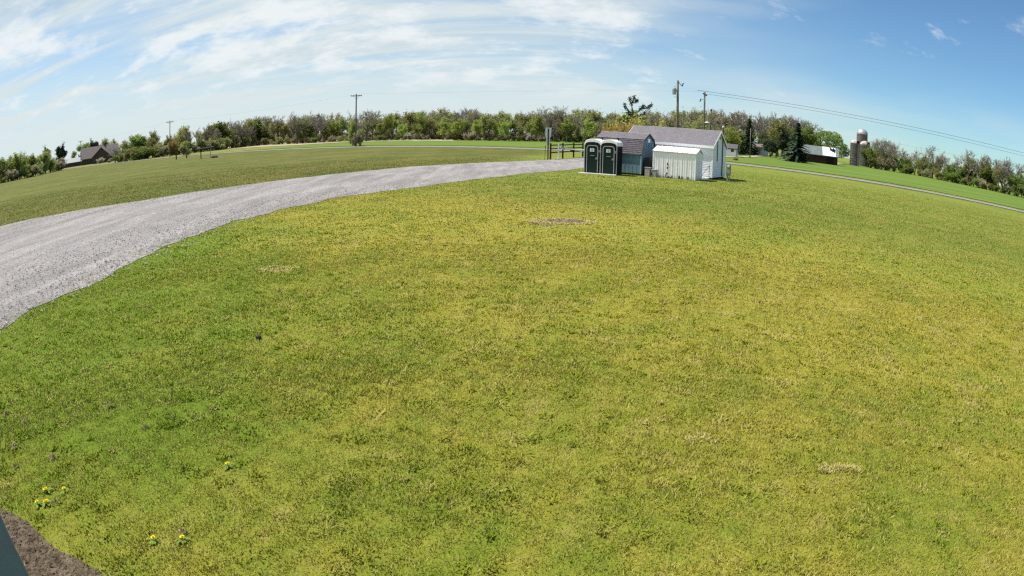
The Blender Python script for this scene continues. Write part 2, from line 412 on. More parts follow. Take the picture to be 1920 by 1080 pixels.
m, t, p, pos = surf('bare_earth')
n = t.noise(pos, 7, 6, 0.7, 0.4); c = t.mix(t.ramp(n, 0.3, 0.7), (0.10, 0.072, 0.042), (0.26, 0.205, 0.125)); m.node_tree.links.new(c, p.inputs['Base Color'])

mat('toilet_body', (0.005, 0.007, 0.011), 0.55, 0.2, 0.15, 4)
mat('toilet_door', (0.005, 0.018, 0.016), 0.55, 0.2, 0.15, 4)
mat('toilet_trim', (0.33, 0.35, 0.345), 0.6, 0.3, 0.1, 5)
mat('toilet_roof', (0.86, 0.83, 0.84), 0.55, 0.3, 0.05, 3)
mat('notice', (0.66, 0.67, 0.66), 0.6, 0.3, 0.02, 3); mat('notice_ink', (0.16, 0.17, 0.18), 0.7, 0.2, 0.05, 3)
mat('steel', (0.42, 0.43, 0.44), 0.45, 0.4, 0.1, 5, 0.6)
mat('plank_white', (0.74, 0.70, 0.60), 0.8, 0.2, 0.1, 4)
mat('teal_siding', (0.135, 0.225, 0.280), 0.75, 0.2, 0.10, 2.5, stain=((0.06, 0.10, 0.12), 0.62), sscale=(3, 3, 0.6), splash=(0.13, 0.13, 0.11))
mat('teal_trim', (0.27, 0.36, 0.42), 0.7, 0.2, 0.08, 3)
mat('shingle', (0.185, 0.172, 0.19), 0.92, 0.1, 0.22, 9, bump=0.4, bscale=30, stain=((0.20, 0.185, 0.20), 0.56), sscale=(1.2, 3, 3))
mat('shingle_dark', (0.105, 0.092, 0.108), 0.92, 0.1, 0.30, 8, bump=0.4, bscale=30)
mat('metal_panel', (0.82, 0.80, 0.83), 0.5, 0.35, 0.07, 1.5, 0.1, stain=((0.68, 0.675, 0.68), 0.62), sscale=(5, 5, 0.7), splash=(0.46, 0.43, 0.40))
mat('metal_roof', (0.84, 0.82, 0.83), 0.45, 0.4, 0.04, 2)
mat('rust', (0.03, 0.024, 0.022), 0.9, 0.1, 0.3, 12)
mat('vinyl', (0.76, 0.77, 0.81), 0.6, 0.25, 0.05, 1.2, stain=((0.68, 0.72, 0.76), 0.62), sscale=(0.8, 0.8, 4), splash=(0.45, 0.44, 0.38))
mat('vinyl_white', (0.78, 0.80, 0.81), 0.6, 0.25, 0.04, 2)
mat('dark_metal', (0.035, 0.04, 0.05), 0.6, 0.3, 0.2, 5)
mat('black', (0.012, 0.012, 0.013), 0.9, 0.1, 0.2, 5)
mat('wood_pole', (0.125, 0.105, 0.09), 0.95, 0.1, 0.3, 3, stain=((0.20, 0.18, 0.16), 0.5), sscale=(5, 5, 0.4))
mat('fence_wood', (0.055, 0.04, 0.03), 0.95, 0.1, 0.3, 6)
mat('wood_grey', (0.30, 0.275, 0.24), 0.9, 0.1, 0.2, 4)
mat('galv', (0.30, 0.32, 0.33), 0.5, 0.4, 0.1, 4, 0.4)
mat('pedestal', (0.17, 0.20, 0.175), 0.6, 0.3, 0.15, 6)
mat('glass', (0.03, 0.04, 0.05), 0.1, 0.6, 0.05, 3)
mat('pale_bin', (0.30, 0.285, 0.275), 0.8, 0.2, 0.15, 5, stain=((0.18, 0.165, 0.15), 0.55), sscale=(3, 3, 2))
mat('tarp', (0.022, 0.020, 0.022), 0.7, 0.3, 0.3, 4)
mat('brown_roof', (0.17, 0.145, 0.135), 0.9, 0.1, 0.15, 1)
mat('brown_wall', (0.085, 0.068, 0.068), 0.9, 0.1, 0.2, 1)
mat('bright_roof', (0.17, 0.19, 0.21), 0.5, 0.4, 0.05, 1)
mat('house_white', (0.62, 0.64, 0.66), 0.7, 0.2, 0.05, 1)
mat('barn_red', (0.045, 0.022, 0.022), 0.9, 0.1, 0.25, 1)
mat('barn_roof', (0.13, 0.155, 0.15), 0.7, 0.2, 0.15, 0.7)
mat('silo_concrete', (0.105, 0.10, 0.094), 0.9, 0.1, 0.3, 0.6, stain=((0.22, 0.212, 0.2), 0.58), sscale=(1.4, 1.4, 0.35))
mat('silo_band', (0.12, 0.11, 0.105), 0.9, 0.1, 0.2, 1)
mat('silo_cap', (0.40, 0.35, 0.33), 0.7, 0.3, 0.15, 1)
mat('silo_dome', (0.36, 0.37, 0.385), 0.4, 0.5, 0.06, 1, 0.3)
mat('silo_tile', (0.15, 0.125, 0.122), 0.85, 0.2, 0.15, 0.8)
mat('silo_green', (0.075, 0.095, 0.075), 0.9, 0.1, 0.25, 0.6)
mat('steel_blue', (0.135, 0.195, 0.225), 0.55, 0.35, 0.10, 3, 0.1)
mat('dandelion', (0.80, 0.60, 0.02), 0.8, 0.1, 0.15, 20)
mat('dandelion_leaf', (0.15, 0.21, 0.03), 0.8, 0.1, 0.2, 20)
mat('stem', (0.13, 0.15, 0.05), 0.8, 0.1, 0.2, 20)
mat('dead_leaf', (0.19, 0.12, 0.06), 0.9, 0.1, 0.35, 20)
mat('dry_weed', (0.25, 0.21, 0.13), 0.9, 0.1, 0.25, 20)
mat('insulator', (0.45, 0.46, 0.47), 0.4, 0.4, 0.05, 3)
mat('wire', (0.10, 0.105, 0.11), 0.8, 0.1, 0.05, 1)
mat('sign_back', (0.60, 0.62, 0.63), 0.5, 0.4, 0.05, 3)

# ------------------------------------------------------------------ ground sheets

def sheet_from_grid(name, P, material, label=None):
    """P: (n,m,3) array of points"""
    n_, m_ = P.shape[:2]; me = bpy.data.meshes.new(name)
    idx = np.arange(n_ * m_).reshape(n_, m_)
    fs = np.stack([idx[:-1, :-1], idx[1:, :-1], idx[1:, 1:], idx[:-1, 1:]], -1).reshape(-1, 4)
    me.from_pydata(P.reshape(-1, 3).tolist(), [], fs.tolist()); me.materials.append(MAT[material])
    ac = me.attributes.new('across', 'FLOAT', 'POINT'); ac.data.foreach_set('value', np.tile(np.linspace(0, 1, m_), n_).astype(np.float32))
    bm = bmesh.new(); bm.from_mesh(me); bmesh.ops.recalc_face_normals(bm, faces=bm.faces)
    if sum(f.normal.z for f in bm.faces) < 0: bmesh.ops.reverse_faces(bm, faces=bm.faces)
    bm.to_mesh(me); bm.free()
    return tag(link(name, me), kind='structure')


ROAD = np.array([(150, -38), (105, 8), (61, 49.5), (29, 77), (5, 94), (-32, 119), (-62, 135), (-100, 152), (-150, 172), (-260, 212), (-420, 268)], float)


def smooth_line(pts, n=240):
    pts = np.asarray(pts, float); s = np.r_[0, np.cumsum(np.hypot(*np.diff(pts, axis=0).T))]
    q = np.linspace(0, s[-1], n); L = np.stack([np.interp(q, s, pts[:, 0]), np.interp(q, s, pts[:, 1])], 1)
    for _ in range(60): L[1:-1] = 0.25 * L[:-2] + 0.5 * L[1:-1] + 0.25 * L[2:]
    return L


RL = smooth_line(ROAD)
tan = np.gradient(RL, axis=0); tan /= np.linalg.norm(tan, axis=1)[:, None]
RN = np.stack([tan[:, 1], -tan[:, 0]], 1)       # points to the far side of the road
if (RN[120] @ RL[120]) < 0: RN = -RN


def road_side(x, y):
    """signed distance from the road, positive on the far side"""
    x = np.atleast_1d(x); y = np.atleast_1d(y)
    d = (x[:, None] - RL[None, :, 0]) ** 2 + (y[:, None] - RL[None, :, 1]) ** 2; k = d.argmin(1)
    return (x - RL[k, 0]) * RN[k, 0] + (y - RL[k, 1]) * RN[k, 1]


# base sheet to the horizon
rad = np.r_[0.01, 2, 4, 8, 15, 25, 40, 60, np.arange(80, 340, 10), 400, 600, 1000, 2500, 8000]; az = np.linspace(0, 2 * np.pi, 181)
X = rad[:, None] * np.sin(az); Y = rad[:, None] * np.cos(az)
sdist = road_side(X.ravel(), Y.ravel()).reshape(X.shape)
Z = hz(X, Y) - 0.5 * sstep(sdist, 8, 30) * (np.hypot(X, Y) < 700) - 0.02 * sstep(sdist, -1, 6)
sheet_from_grid('ground', np.stack([X, Y, Z], -1), 'lawn')
# road, verges, crop field beyond it

def strip(name, lo, hi, vs, z, material, keep=None):
    k = slice(lo, hi); v_ = np.asarray(vs, float)
    Px = RL[k, 0][:, None] + RN[k, 0][:, None] * v_[None]; Py = RL[k, 1][:, None] + RN[k, 1][:, None] * v_[None]
    return sheet_from_grid(name, np.stack([Px, Py, hz(Px, Py) + z], -1), material)


strip('road', 0, 240, [-2.4, 0, 2.4], 0.05, 'asphalt')
strip('road_shoulder', 0, 240, [-4.6, -3.3], 0.012, 'verge')
strip('far_verge', 0, 240, np.r_[3.0, 4.5, 7.0, 9], 0.04, 'verge')
iC = int(np.argmin(np.abs(RL[:, 0] + 78)))
strip('crop_field', 0, iC, np.r_[6.2, np.arange(10, 320, 8)], 0.10, 'crop')
strip('far_meadow', iC - 1, 240, np.r_[6.2, np.arange(10, 320, 10)], 0.07, 'verge')
# pale band of last year's grass at the wood's foot
pl = [(300, 289), (400, 279.0), (480, 273.5), (560, 269.5), (640, 266.5), (720, 264.5), (800, 263.2), (850, 264.0)]
G = np.array([[list(ground(x, y + dy)) for dy in ((3.4 if 350 < x < 620 else 1.4), 0.0, -2.4)] for x, y in pl]); G[..., 2] += 0.16
sheet_from_grid('dry_grass_strip', G, 'dry_grass')
# pale farm lane
G = np.array([[list(ground(x, y + dy)) for dy in (1.3, -0.2, -1.3)] for x, y in [(1352, 294.6), (1390, 294.8), (1415, 294.2), (1436, 292.0), (1446, 289.5)]]); G[..., 2] += 0.17
sheet_from_grid('farm_lane', G, 'dry_grass')

FAR = [(-60, -12), (-42, 5), (-25.8, 20.5), (-22.5, 24.4), (-19.7, 26.6), (-15.3, 33.4), (-9.8, 41.8), (-7.4, 45.6), (-0.3, 53.4), (2.8, 57.6), (7.4, 66.1), (13.5, 78), (17, 84)]
NEAR = [(-14, -30), (-9.6, -4), (-8.8, 6.6), (-8.9, 8.0), (-8.8, 9.5), (-8.9, 11.4), (-9.15, 12.8), (-9.2, 14.4), (-9.2, 16.5), (-9.0, 18.2), (-8.3, 21.0), (-7.6, 22.6), (-7.1, 24.2), (-4.8, 27.9), (-3.2, 30.9), (-0.4, 35.9), (3.2, 42.0), (5.2, 46.0), (9.5, 53), (14, 61), (22, 74)]


def resample(pts, n):
    pts = np.asarray(pts, float); s = np.r_[0, np.cumsum(np.hypot(*np.diff(pts, axis=0).T))]; q = np.linspace(0, s[-1], n)
    L = np.stack([np.interp(q, s, pts[:, 0]), np.interp(q, s, pts[:, 1])], 1)
    for _ in range(6): L[1:-1] = 0.25 * L[:-2] + 0.5 * L[1:-1] + 0.25 * L[2:]
    return L


rs = np.random.RandomState(5)
fa = resample(FAR, 420); ne = resample(NEAR, 420)


def wob(n, amp, step):
    k = rs.randn(n // step + 3); return np.interp(np.arange(n) / step, np.arange(len(k)), k) * amp


ne[:, 0] += wob(420, 0.15, 5) + wob(420, 0.09, 2); fa[:, 1] += wob(420, 0.18, 5) + wob(420, 0.1, 2)
tt_ = np.linspace(0, 1, 13)[None, :, None]
G = ne[:, None, :] * (1 - tt_) + fa[:, None, :] * tt_
crown = 0.012 + 0.05 * np.sin(np.pi * tt_[..., 0]) * np.ones((420, 1))
sheet_from_grid('gravel_drive', np.concatenate([G, crown[..., None]], -1), 'gravel')
DRIVE = np.concatenate([ne, fa[::-1]])


def inside(poly, x, y):
    r = np.zeros(len(x), bool); n_ = len(poly)
    for i in range(n_):
        x1, y1 = poly[i]; x2, y2 = poly[(i + 1) % n_]
        if y1 == y2: continue
        c_ = ((y1 > y) != (y2 > y)) & (x < (x2 - x1) * (y - y1) / (y2 - y1) + x1); r ^= c_
    return r


# bare soil: along the building's foot at lower left, and the scraped patches in the lawn
def blob(cx, cy, rx, ry, rot, n=40, j=0.16, seed=0):
    q = np.random.RandomState(seed); a = np.linspace(0, 2 * np.pi, n, endpoint=False); k = 1 + j * np.interp(np.arange(n) / 2, np.arange(n), q.randn(n)) + 0.5 * j * q.randn(n)
    x = rx * k * np.cos(a); y = ry * k * np.sin(a); return np.stack([cx + x * math.cos(rot) - y * math.sin(rot), cy + x * math.sin(rot) + y * math.cos(rot)], 1)


def flat_sheet(name, poly, z, material):
    me = bpy.data.meshes.new(name); bm = bmesh.new(); vs = [bm.verts.new((x, y, z)) for x, y in poly]; f = bm.faces.new(vs)
    bmesh.ops.triangulate(bm, faces=[f]); bmesh.ops.recalc_face_normals(bm, faces=bm.faces)
    if sum(f.normal.z for f in bm.faces) < 0: bmesh.ops.reverse_faces(bm, faces=bm.faces)
    bm.to_mesh(me); bm.free(); me.materials.append(MAT[material]); return tag(link(name, me), kind='structure')


edge = np.array([(-12, 3.9), (-8, 3.1), (-5.2, 2.62), (-4.18, 2.46), (-3.66, 2.41), (-3.16, 2.29), (-2.7, 2.2), (-1.8, 1.95), (0, 1.6), (4, .9), (9, .1)])
eg = resample(edge, 260); eg[:, 1] += np.interp(np.arange(260) / 3, np.arange(90), rs.randn(90)) * 0.03
SOIL = np.concatenate([eg, np.array([(9, -3), (-12, -1)])])
flat_sheet('soil_strip', SOIL, 0.006, 'soil')
P1 = ground(1053, 415); P2 = ground(1575, 880); P3 = ground(520, 505); P4 = ground(1310, 822)
PATCH = [blob(P1.x, P1.y, 0.95, 0.62, R_(20), seed=3, j=.2), blob(P3.x, P3.y, 0.26, 0.16, 0.1, seed=6, j=.25)]
for i, q in enumerate(PATCH): flat_sheet('bare_soil_patch', q, 0.007, 'bare_earth')

# ------------------------------------------------------------------ lawn blades (real geometry), stones, clods
PADS = []          # (x, y, radius) footprints kept clear, filled below before blades are made


def in_any(x, y):
    r = inside(DRIVE, x, y) | inside(SOIL, x, y)
    for q in PATCH: r |= inside(q, x, y)
    return r


def make_blades(name, r_in, r_out, count, h, wd, seed, soft=0.0, amax=60):
    q = np.random.RandomState(seed)
    r = np.sqrt(q.uniform(r_in ** 2, r_out ** 2, count)); a = np.radians(q.uniform(-amax, amax, count))
    if soft: k = q.rand(count) < 1 - sstep(r, r_out - soft, r_out) * 0.85; r, a = r[k], a[k]
    # blades stand in tufts
    x = r * np.sin(a); y = r * np.cos(a)
    ph = np.sin(x * 9.1 + 3 * np.sin(y * 5.3)) * np.sin(y * 8.3 + 2.5 * np.sin(x * 6.1)) + 0.7 * np.sin(x * 23 + y * 9) * np.sin(y * 21 - x * 7)
    k = q.rand(len(x)) < 0.72 + 0.28 * ph
    x, y, ph, r = x[k], y[k], ph[k], r[k]
    sj = np.where(x < -6.5, 0.24, np.where(y > 4, 0.12, 0.14)); jx, jy = x + q.randn(len(x)) * sj, y + q.randn(len(x)) * sj; bad = in_any(jx, jy)
    bad &= q.rand(len(x)) > 0.05
    side = road_side(x, y) > -4.7 if r_out > 40 else np.zeros(len(x), bool)
    k = ~(bad | side); x, y, ph = x[k], y[k], ph[k]; N = len(x)
    lf = np.sin(x * 1.7 + 2 * np.sin(y * 0.9)) * np.sin(y * 1.5 + 1.7 * np.sin(x * 1.1)); hh = h * (0.40 + 0.80 * q.rand(N)) * (1 + 0.25 * ph + 0.35 * lf); th = q.uniform(0, 2 * np.pi, N); ww = wd * (0.6 + 0.8 * q.rand(N))
    lean = q.uniform(0.15, 1.0, N) * hh; lt = q.uniform(0, 2 * np.pi, N)
    V = np.zeros((N, 3, 3)); dx, dy = np.cos(th) * ww / 2, np.sin(th) * ww / 2
    V[:, 0] = np.stack([x - dx, y - dy, np.full(N, 0.0)], 1); V[:, 1] = np.stack([x + dx, y + dy, np.full(N, 0.0)], 1)
    V[:, 2] = np.stack([x + lean * np.cos(lt), y + lean * np.sin(lt), hh], 1)
    me = bpy.data.meshes.new(name); me.vertices.add(3 * N); me.vertices.foreach_set('co', V.astype(np.float32).ravel())
    me.loops.add(3 * N); me.loops.foreach_set('vertex_index', np.arange(3 * N, dtype=np.int32))
    me.polygons.add(N); me.polygons.foreach_set('loop_start', np.arange(0, 3 * N, 3, dtype=np.int32)); me.polygons.foreach_set('loop_total', np.full(N, 3, np.int32))
    me.update(calc_edges=True); me.materials.append(MAT['grass_blade'])
    rnd = np.repeat(q.rand(N), 3).astype(np.float32); tip = np.tile(np.array([0, 0, 1], np.float32), N)
    a1 = me.attributes.new('rnd', 'FLOAT', 'POINT'); a1.data.foreach_set('value', rnd)
    a2 = me.attributes.new('tip', 'FLOAT', 'POINT'); a2.data.foreach_set('value', tip)
    return link(name, me)


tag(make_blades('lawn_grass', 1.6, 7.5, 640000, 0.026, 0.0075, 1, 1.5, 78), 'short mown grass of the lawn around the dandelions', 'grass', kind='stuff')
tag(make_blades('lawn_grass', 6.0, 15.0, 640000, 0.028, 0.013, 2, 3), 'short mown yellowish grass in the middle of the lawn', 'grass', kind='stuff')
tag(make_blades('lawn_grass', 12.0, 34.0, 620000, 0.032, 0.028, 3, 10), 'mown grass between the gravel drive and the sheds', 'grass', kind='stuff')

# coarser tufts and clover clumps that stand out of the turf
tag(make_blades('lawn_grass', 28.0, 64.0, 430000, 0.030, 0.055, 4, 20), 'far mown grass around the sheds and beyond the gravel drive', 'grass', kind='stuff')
q = np.random.RandomState(31); nt_ = 1300
r = np.sqrt(q.uniform(2.2 ** 2, 20 ** 2, nt_)) * q.uniform(0.35, 1, nt_); r = np.maximum(r, 2.2); a = np.radians(q.uniform(-72, 60, nt_)); tx, ty = r * np.sin(a), r * np.cos(a)
nb_ = 46; rad_t = q.uniform(0.02, 0.09, nt_); tid0 = q.rand(nt_)
ex = [(P2.x + u * 0.21 + v * 0.02, P2.y - u * 0.055 + v * 0.03, 0.022) for u, v in zip(q.uniform(-1, 1, 15), q.randn(15))]          # straw lying along an old scrape
ex += [(P1.x + 0.98 * math.cos(a_) * k_ * .9, P1.y + 0.98 * math.sin(a_) * k_ * .55, 0.07) for a_, k_ in zip(q.uniform(0, 6.28, 90), q.uniform(.75, 1.15, 90))]
ex += [(P3.x + 0.34 * math.cos(a_) * k_, P3.y + 0.22 * math.sin(a_) * k_, 0.05) for a_, k_ in zip(q.uniform(0, 6.28, 18), q.uniform(.5, 1.25, 18))]
ex += [(P4.x + q.randn() * .10, P4.y + q.randn() * .05, 0.03) for _ in range(4)]
ex = np.array(ex); tx = np.r_[tx, ex[:, 0]]; ty = np.r_[ty, ex[:, 1]]; rad_t = np.r_[rad_t, ex[:, 2]]; tid0 = np.r_[tid0, np.ones(len(ex)) * 2]; nt_ = len(tx)
rr_ = np.repeat(rad_t, nb_); x = np.repeat(tx, nb_) + q.randn(nt_ * nb_) * rr_; y = np.repeat(ty, nb_) + q.randn(nt_ * nb_) * rr_
tid = np.repeat(tid0, nb_); k = ~in_any(x, y) | ((tid > 1.5) & (q.rand(len(x)) < 0.35)); tid = tid[k]; rr_ = rr_[k]; x, y = x[k], y[k]; N = len(x); rd = np.hypot(x, y)
hh = (0.024 + 0.018 * q.rand(N)); ww = 0.006 + 0.0011 * rd; th = q.uniform(0, 6.283, N); lt = q.uniform(0, 6.283, N); ln_ = hh * q.uniform(.3, 1.3, N)
V = np.zeros((N, 3, 3)); V[:, 0] = np.stack([x - np.cos(th) * ww, y - np.sin(th) * ww, np.zeros(N)], 1); V[:, 1] = np.stack([x + np.cos(th) * ww, y + np.sin(th) * ww, np.zeros(N)], 1); V[:, 2] = np.stack([x + ln_ * np.cos(lt), y + ln_ * np.sin(lt), hh], 1)
me = bpy.data.meshes.new('coarse_tufts'); me.vertices.add(3 * N); me.vertices.foreach_set('co', V.astype(np.float32).ravel()); me.loops.add(3 * N); me.loops.foreach_set('vertex_index', np.arange(3 * N, dtype=np.int32))
me.polygons.add(N); me.polygons.foreach_set('loop_start', np.arange(0, 3 * N, 3, dtype=np.int32)); me.polygons.foreach_set('loop_total', np.full(N, 3, np.int32)); me.update(calc_edges=True); me.materials.append(MAT['grass_blade'])
a1 = me.attributes.new('rnd', 'FLOAT', 'POINT'); a1.data.foreach_set('value', np.repeat(np.where(tid < 0.8, 0.16, np.where(tid < 1.5, 0.76, 0.95)), 3).astype(np.float32))
a2 = me.attributes.new('tip', 'FLOAT', 'POINT'); a2.data.foreach_set('value', np.tile(np.array([0, 0, .8], np.float32), N))
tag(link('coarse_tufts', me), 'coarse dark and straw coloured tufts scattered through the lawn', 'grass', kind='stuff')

q = np.random.RandomState(9); N0 = 60000
x = q.uniform(-26, -2, N0); y = q.uniform(2, 34, N0); d = np.hypot(x, y); k = inside(DRIVE, x, y) & (q.rand(N0) < np.clip(1.2 - d / 34, 0.1, 1)); x, y = x[k], y[k]
x2 = q.uniform(-9.5, -8.35, 420); y2 = q.uniform(5, 20, 420)
x = np.r_[x, x2]; y = np.r_[y, y2]
mb_v = []; mb_f = []
base = np.array([(1, 0, 0), (0, 1, 0), (-1, 0, 0), (0, -1, 0), (0, 0, .8), (0, 0, -.4)])
tri = np.array([(0, 1, 4), (1, 2, 4), (2, 3, 4), (3, 0, 4), (1, 0, 5), (2, 1, 5), (3, 2, 5), (0, 3, 5)])
N = len(x); s_ = q.uniform(0.010, 0.032, N) ** 1.0; a = q.uniform(0, 6.28, N)
V = np.repeat(base[None], N, 0) * (1 + 0.35 * q.randn(N, 6, 1)) * s_[:, None, None]
ca, sa = np.cos(a)[:, None], np.sin(a)[:, None]
V = np.stack([V[..., 0] * ca - V[..., 1] * sa + x[:, None], V[..., 0] * sa + V[..., 1] * ca + y[:, None], V[..., 2] * 0.8 + 0.045], -1)
me = bpy.data.meshes.new('gravel_stones'); me.from_pydata(V.reshape(-1, 3).tolist(), [], (tri[None] + 6 * np.arange(N)[:, None, None]).reshape(-1, 3).tolist()); me.materials.append(MAT['stone'])
tag(link('gravel_stones', me), 'loose grey gravel stones covering the curved drive', 'gravel', kind='stuff')


def clods(name, poly, n_, s0, s1, seed, label):
    q = np.random.RandomState(seed); lo, hi = poly.min(0), poly.max(0)
    lo = np.maximum(lo, (-5.4, 1.1)); hi = np.minimum(hi, (6 if n_ < 1000 else -1.2, 40))
    x = q.uniform(lo[0], hi[0], n_ * 3); y = q.uniform(lo[1], hi[1], n_ * 3); k = inside(poly, x, y); x, y = x[k][:n_], y[k][:n_]; N = len(x)
    s_ = q.uniform(s0, s1, N); a = q.uniform(0, 6.28, N); V = np.repeat(base[None], N, 0) * (1 + 0.4 * q.randn(N, 6, 1)) * s_[:, None, None]
    ca, sa = np.cos(a)[:, None], np.sin(a)[:, None]
    V = np.stack([V[..., 0] * ca - V[..., 1] * sa + x[:, None], V[..., 0] * sa + V[..., 1] * ca + y[:, None], V[..., 2] * 0.55 + 0.008], -1)
    me = bpy.data.meshes.new(name); me.from_pydata(V.reshape(-1, 3).tolist(), [], (tri[None] + 6 * np.arange(N)[:, None, None]).reshape(-1, 3).tolist()); me.materials.append(MAT['soil'])
    return tag(link(name, me), label, 'soil', kind='stuff')


clods('soil_clods', SOIL, 7000, 0.006, 0.026, 21, 'crumbly brown clods on the bare soil strip')
clods('soil_clods', PATCH[0], 200, 0.02, 0.05, 22, 'dark earth clods in the scraped lawn patch')

# ------------------------------------------------------------------ sheds and toilets

def site(x, y, b, L):
    """root transform: local x along the front (to the right), y to the back, origin mid-front"""
    c, s = math.cos(R_(b)), math.sin(R_(b)); return (x - c * L / 2, y - s * L / 2, 0.0), R_(b)


# two portable toilets side by side
TW, TD, TE, TP = 1.13, 1.2, 1.97, 2.36


def portable_toilet(loc, rz, label):
    t = empty('portable_toilet', loc, rz, label, 'toilet', 'portable toilets beside the blue shed')
    h = TW / 2 - 0.012
    b = MB(); b.box(-h, h, 0.03, TD, 0.06, TE - 0.02); body = b.build('body', MAT['toilet_body'], t, bevel=0.015)
    b = MB()
    for i in range(6):                      # moulded ribs on the sides
        for sx in (-1, 1): b.box(sx * h - 0.012, sx * h + 0.012, 0.16 + i * 0.17, 0.24 + i * 0.17, 0.2, TE - 0.2)
    for i in range(2): b.box((-h + 0.03, h - 0.13)[i], (-h + 0.13, h - 0.03)[i], 0.018, 0.04, 0.12, TE - 0.15)
    b.build('moulded_ribs', MAT['toilet_body'], body)
    b = MB(); b.box(-h - 0.02, h + 0.02, -0.02, TD + 0.02, 0, 0.07); b.build('skid_base', MAT['dark_metal'], t, bevel=0.01)
    # arched white roof with an overhanging lip
    n = 14; pts = []
    for i in range(n + 1):
        a = math.pi * i / n; xx = -(h + 0.03) * math.cos(a); pts.append((xx, TE - 0.05 + 0.03 + (TP - TE - 0.0) * math.sin(a) ** 0.72))
    b = MB(); b.poly([(-h - 0.03, TE - 0.06)] + pts + [(h + 0.03, TE - 0.06)], 0.02, TD + 0.04)
    # darker arched gable under the lip on the front
    roof = b.build('roof', MAT['toilet_roof'], t, bevel=0.02)
    g = MB(); g.poly([(-h + 0.02, TE - 0.12)] + [(x_ * 0.88, TE - 0.05 + (z_ - TE + 0.03) * 0.52) for x_, z_ in pts] + [(h - 0.02, TE - 0.12)], -0.012, 0.018)
    g.build('gable_panel', MAT['toilet_body'], t)
    v = MB(); v.tube([(h - 0.25, TD - 0.2, TE), (h - 0.25, TD - 0.2, TP + 0.12)], 0.05, 10); v.build('vent_pipe', MAT['toilet_body'], roof)
    # door: rounded top leaf with pale frame
    dw, dh = 0.36, TE - 0.06

    def arch(wd, top, r):
        o_ = [(-wd, 0.12), (wd, 0.12)]
        for i in range(7): a = math.pi / 2 * i / 6; o_.append((wd - r + r * math.cos(a), top - r + r * math.sin(a)))
        for i in range(7): a = math.pi / 2 + math.pi / 2 * i / 6; o_.append((-wd + r + r * math.cos(a), top - r + r * math.sin(a)))
        return o_
    d = MB(); d.poly(arch(dw, dh - 0.05, 0.16), -0.028, 0.02); door = d.build('door', MAT['toilet_door'], t)
    o1, o2 = arch(dw + 0.045, dh, 0.20), arch(dw, dh - 0.05, 0.16); n = len(o1); fr = MB()
    V = [(x_, yy, z_) for yy in (-0.045, 0.02) for o_ in (o1, o2) for x_, z_ in o_]
    F = []
    for i in range(1, n):
        j = (i + 1) % n; F += [(i, j, n + j, n + i), (i, j, 2 * n + j, 2 * n + i), (n + i, n + j, 3 * n + j, 3 * n + i)]
    fr.add(V, F); fr.build('door_frame', MAT['toilet_trim'], t)
    s = MB(); s.box(-0.16, 0.13, -0.040, -0.026, 1.48, 1.70); sg = s.build('notice', MAT['notice'], door)
    k = MB()
    for i, (a_, c_) in enumerate(((-0.11, 0.08), (-0.09, 0.05), (-0.07, 0.06))): k.box(a_, c_, -0.044, -0.0395, 1.64 - i * 0.055, 1.662 - i * 0.055)
    k.build('notice_print', MAT['notice_ink'], door)
    k = MB(); k.box(-0.12, 0.16, -0.045, -0.026, 1.20, 1.228); k.box(-0.25, 0.25, -0.034, -0.026, 1.10, 1.12, 1); k.build('grab_ledge', [MAT['toilet_trim'], MAT['toilet_body']], door)
    k = MB(); k.box(0.24, 0.33, -0.06, -0.026, 0.98, 1.10); k.build('latch', MAT['galv'], door)
    k = MB(); k.box(0.43, 0.50, -0.02, 0.03, 1.45, 1.60); k.build('hinge_box', MAT['toilet_trim'], t)
    for sx in (-1, 1): k = MB(); k.box(sx * h - 0.024, sx * h + 0.018, -0.01, 0.045, 0.07, TE - 0.08); k.build('corner_trim', MAT['toilet_trim'], t)
    return t


TX, TY, TB = 6.61, 38.84, -27.94
cx, cy = math.cos(R_(TB)), math.sin(R_(TB))
for i, lab in ((1, 'dark green portable toilet at the gravel end of the pair'), (0, 'dark green portable toilet of the pair, next to the blue barn shed')):
    portable_toilet((TX - cx * TW * (i + 0.5), TY - cy * TW * (i + 0.5), 0), R_(TB), lab)
b = MB(); b.box(-1.45, 1.15, -0.30, -0.12, 0.0, 0.075); o = b.build('timber_plank', MAT['plank_white'], bevel=0.01)
o.location = (TX - cx * TW * 0.95 - 0.02, TY - cy * TW * 0.95, 0); o.rotation_euler = (0, 0, R_(TB)); tag(o, 'pale timber plank lying on the grass before the toilets', 'plank')

# blue gambrel barn shed
L, W, hl, hb, ins, hr = 3.55, 2.65, 1.47, 2.46, 0.42, 2.90
loc, rz = site(8.44, 39.86, -34.9, L)
t = empty('barn_shed', loc, rz, 'blue gambrel roofed barn shed with grey shingles behind the toilets', 'shed')
hx = L / 2; z0 = 0.12
b = MB(); b.box(-hx + .03, hx - .03, .04, W - .04, z0, hl)
b.poly([(0.03, hl), (ins - 0.02, hb - 0.06), (W / 2, hr - 0.05), (W - ins + 0.02, hb - 0.06), (W - 0.03, hl)], -hx + 0.03, hx - 0.03, axis='x')
wall = b.build('wall', MAT['teal_siding'], t)
b = MB()
n = 12
for i in range(n + 1):
    x_ = -hx + 0.06 + (L - 0.12) * i / n; b.box(x_ - 0.012, x_ + 0.012, 0.028, 0.045, z0, hl - 0.04)
for i in range(9):
    y_ = 0.12 + (W - 0.24) * i / 8; zt = hl + (hb - hl) * min(1, min(y_, W - y_) / ins) - 0.06; b.box(hx - 0.035, hx - 0.018, y_ - 0.012, y_ + 0.012, z0, zt)
b.build('batten_strips', MAT['teal_siding'], wall)
roof = empty('roof', (0, 0, 0)); roof.parent = t
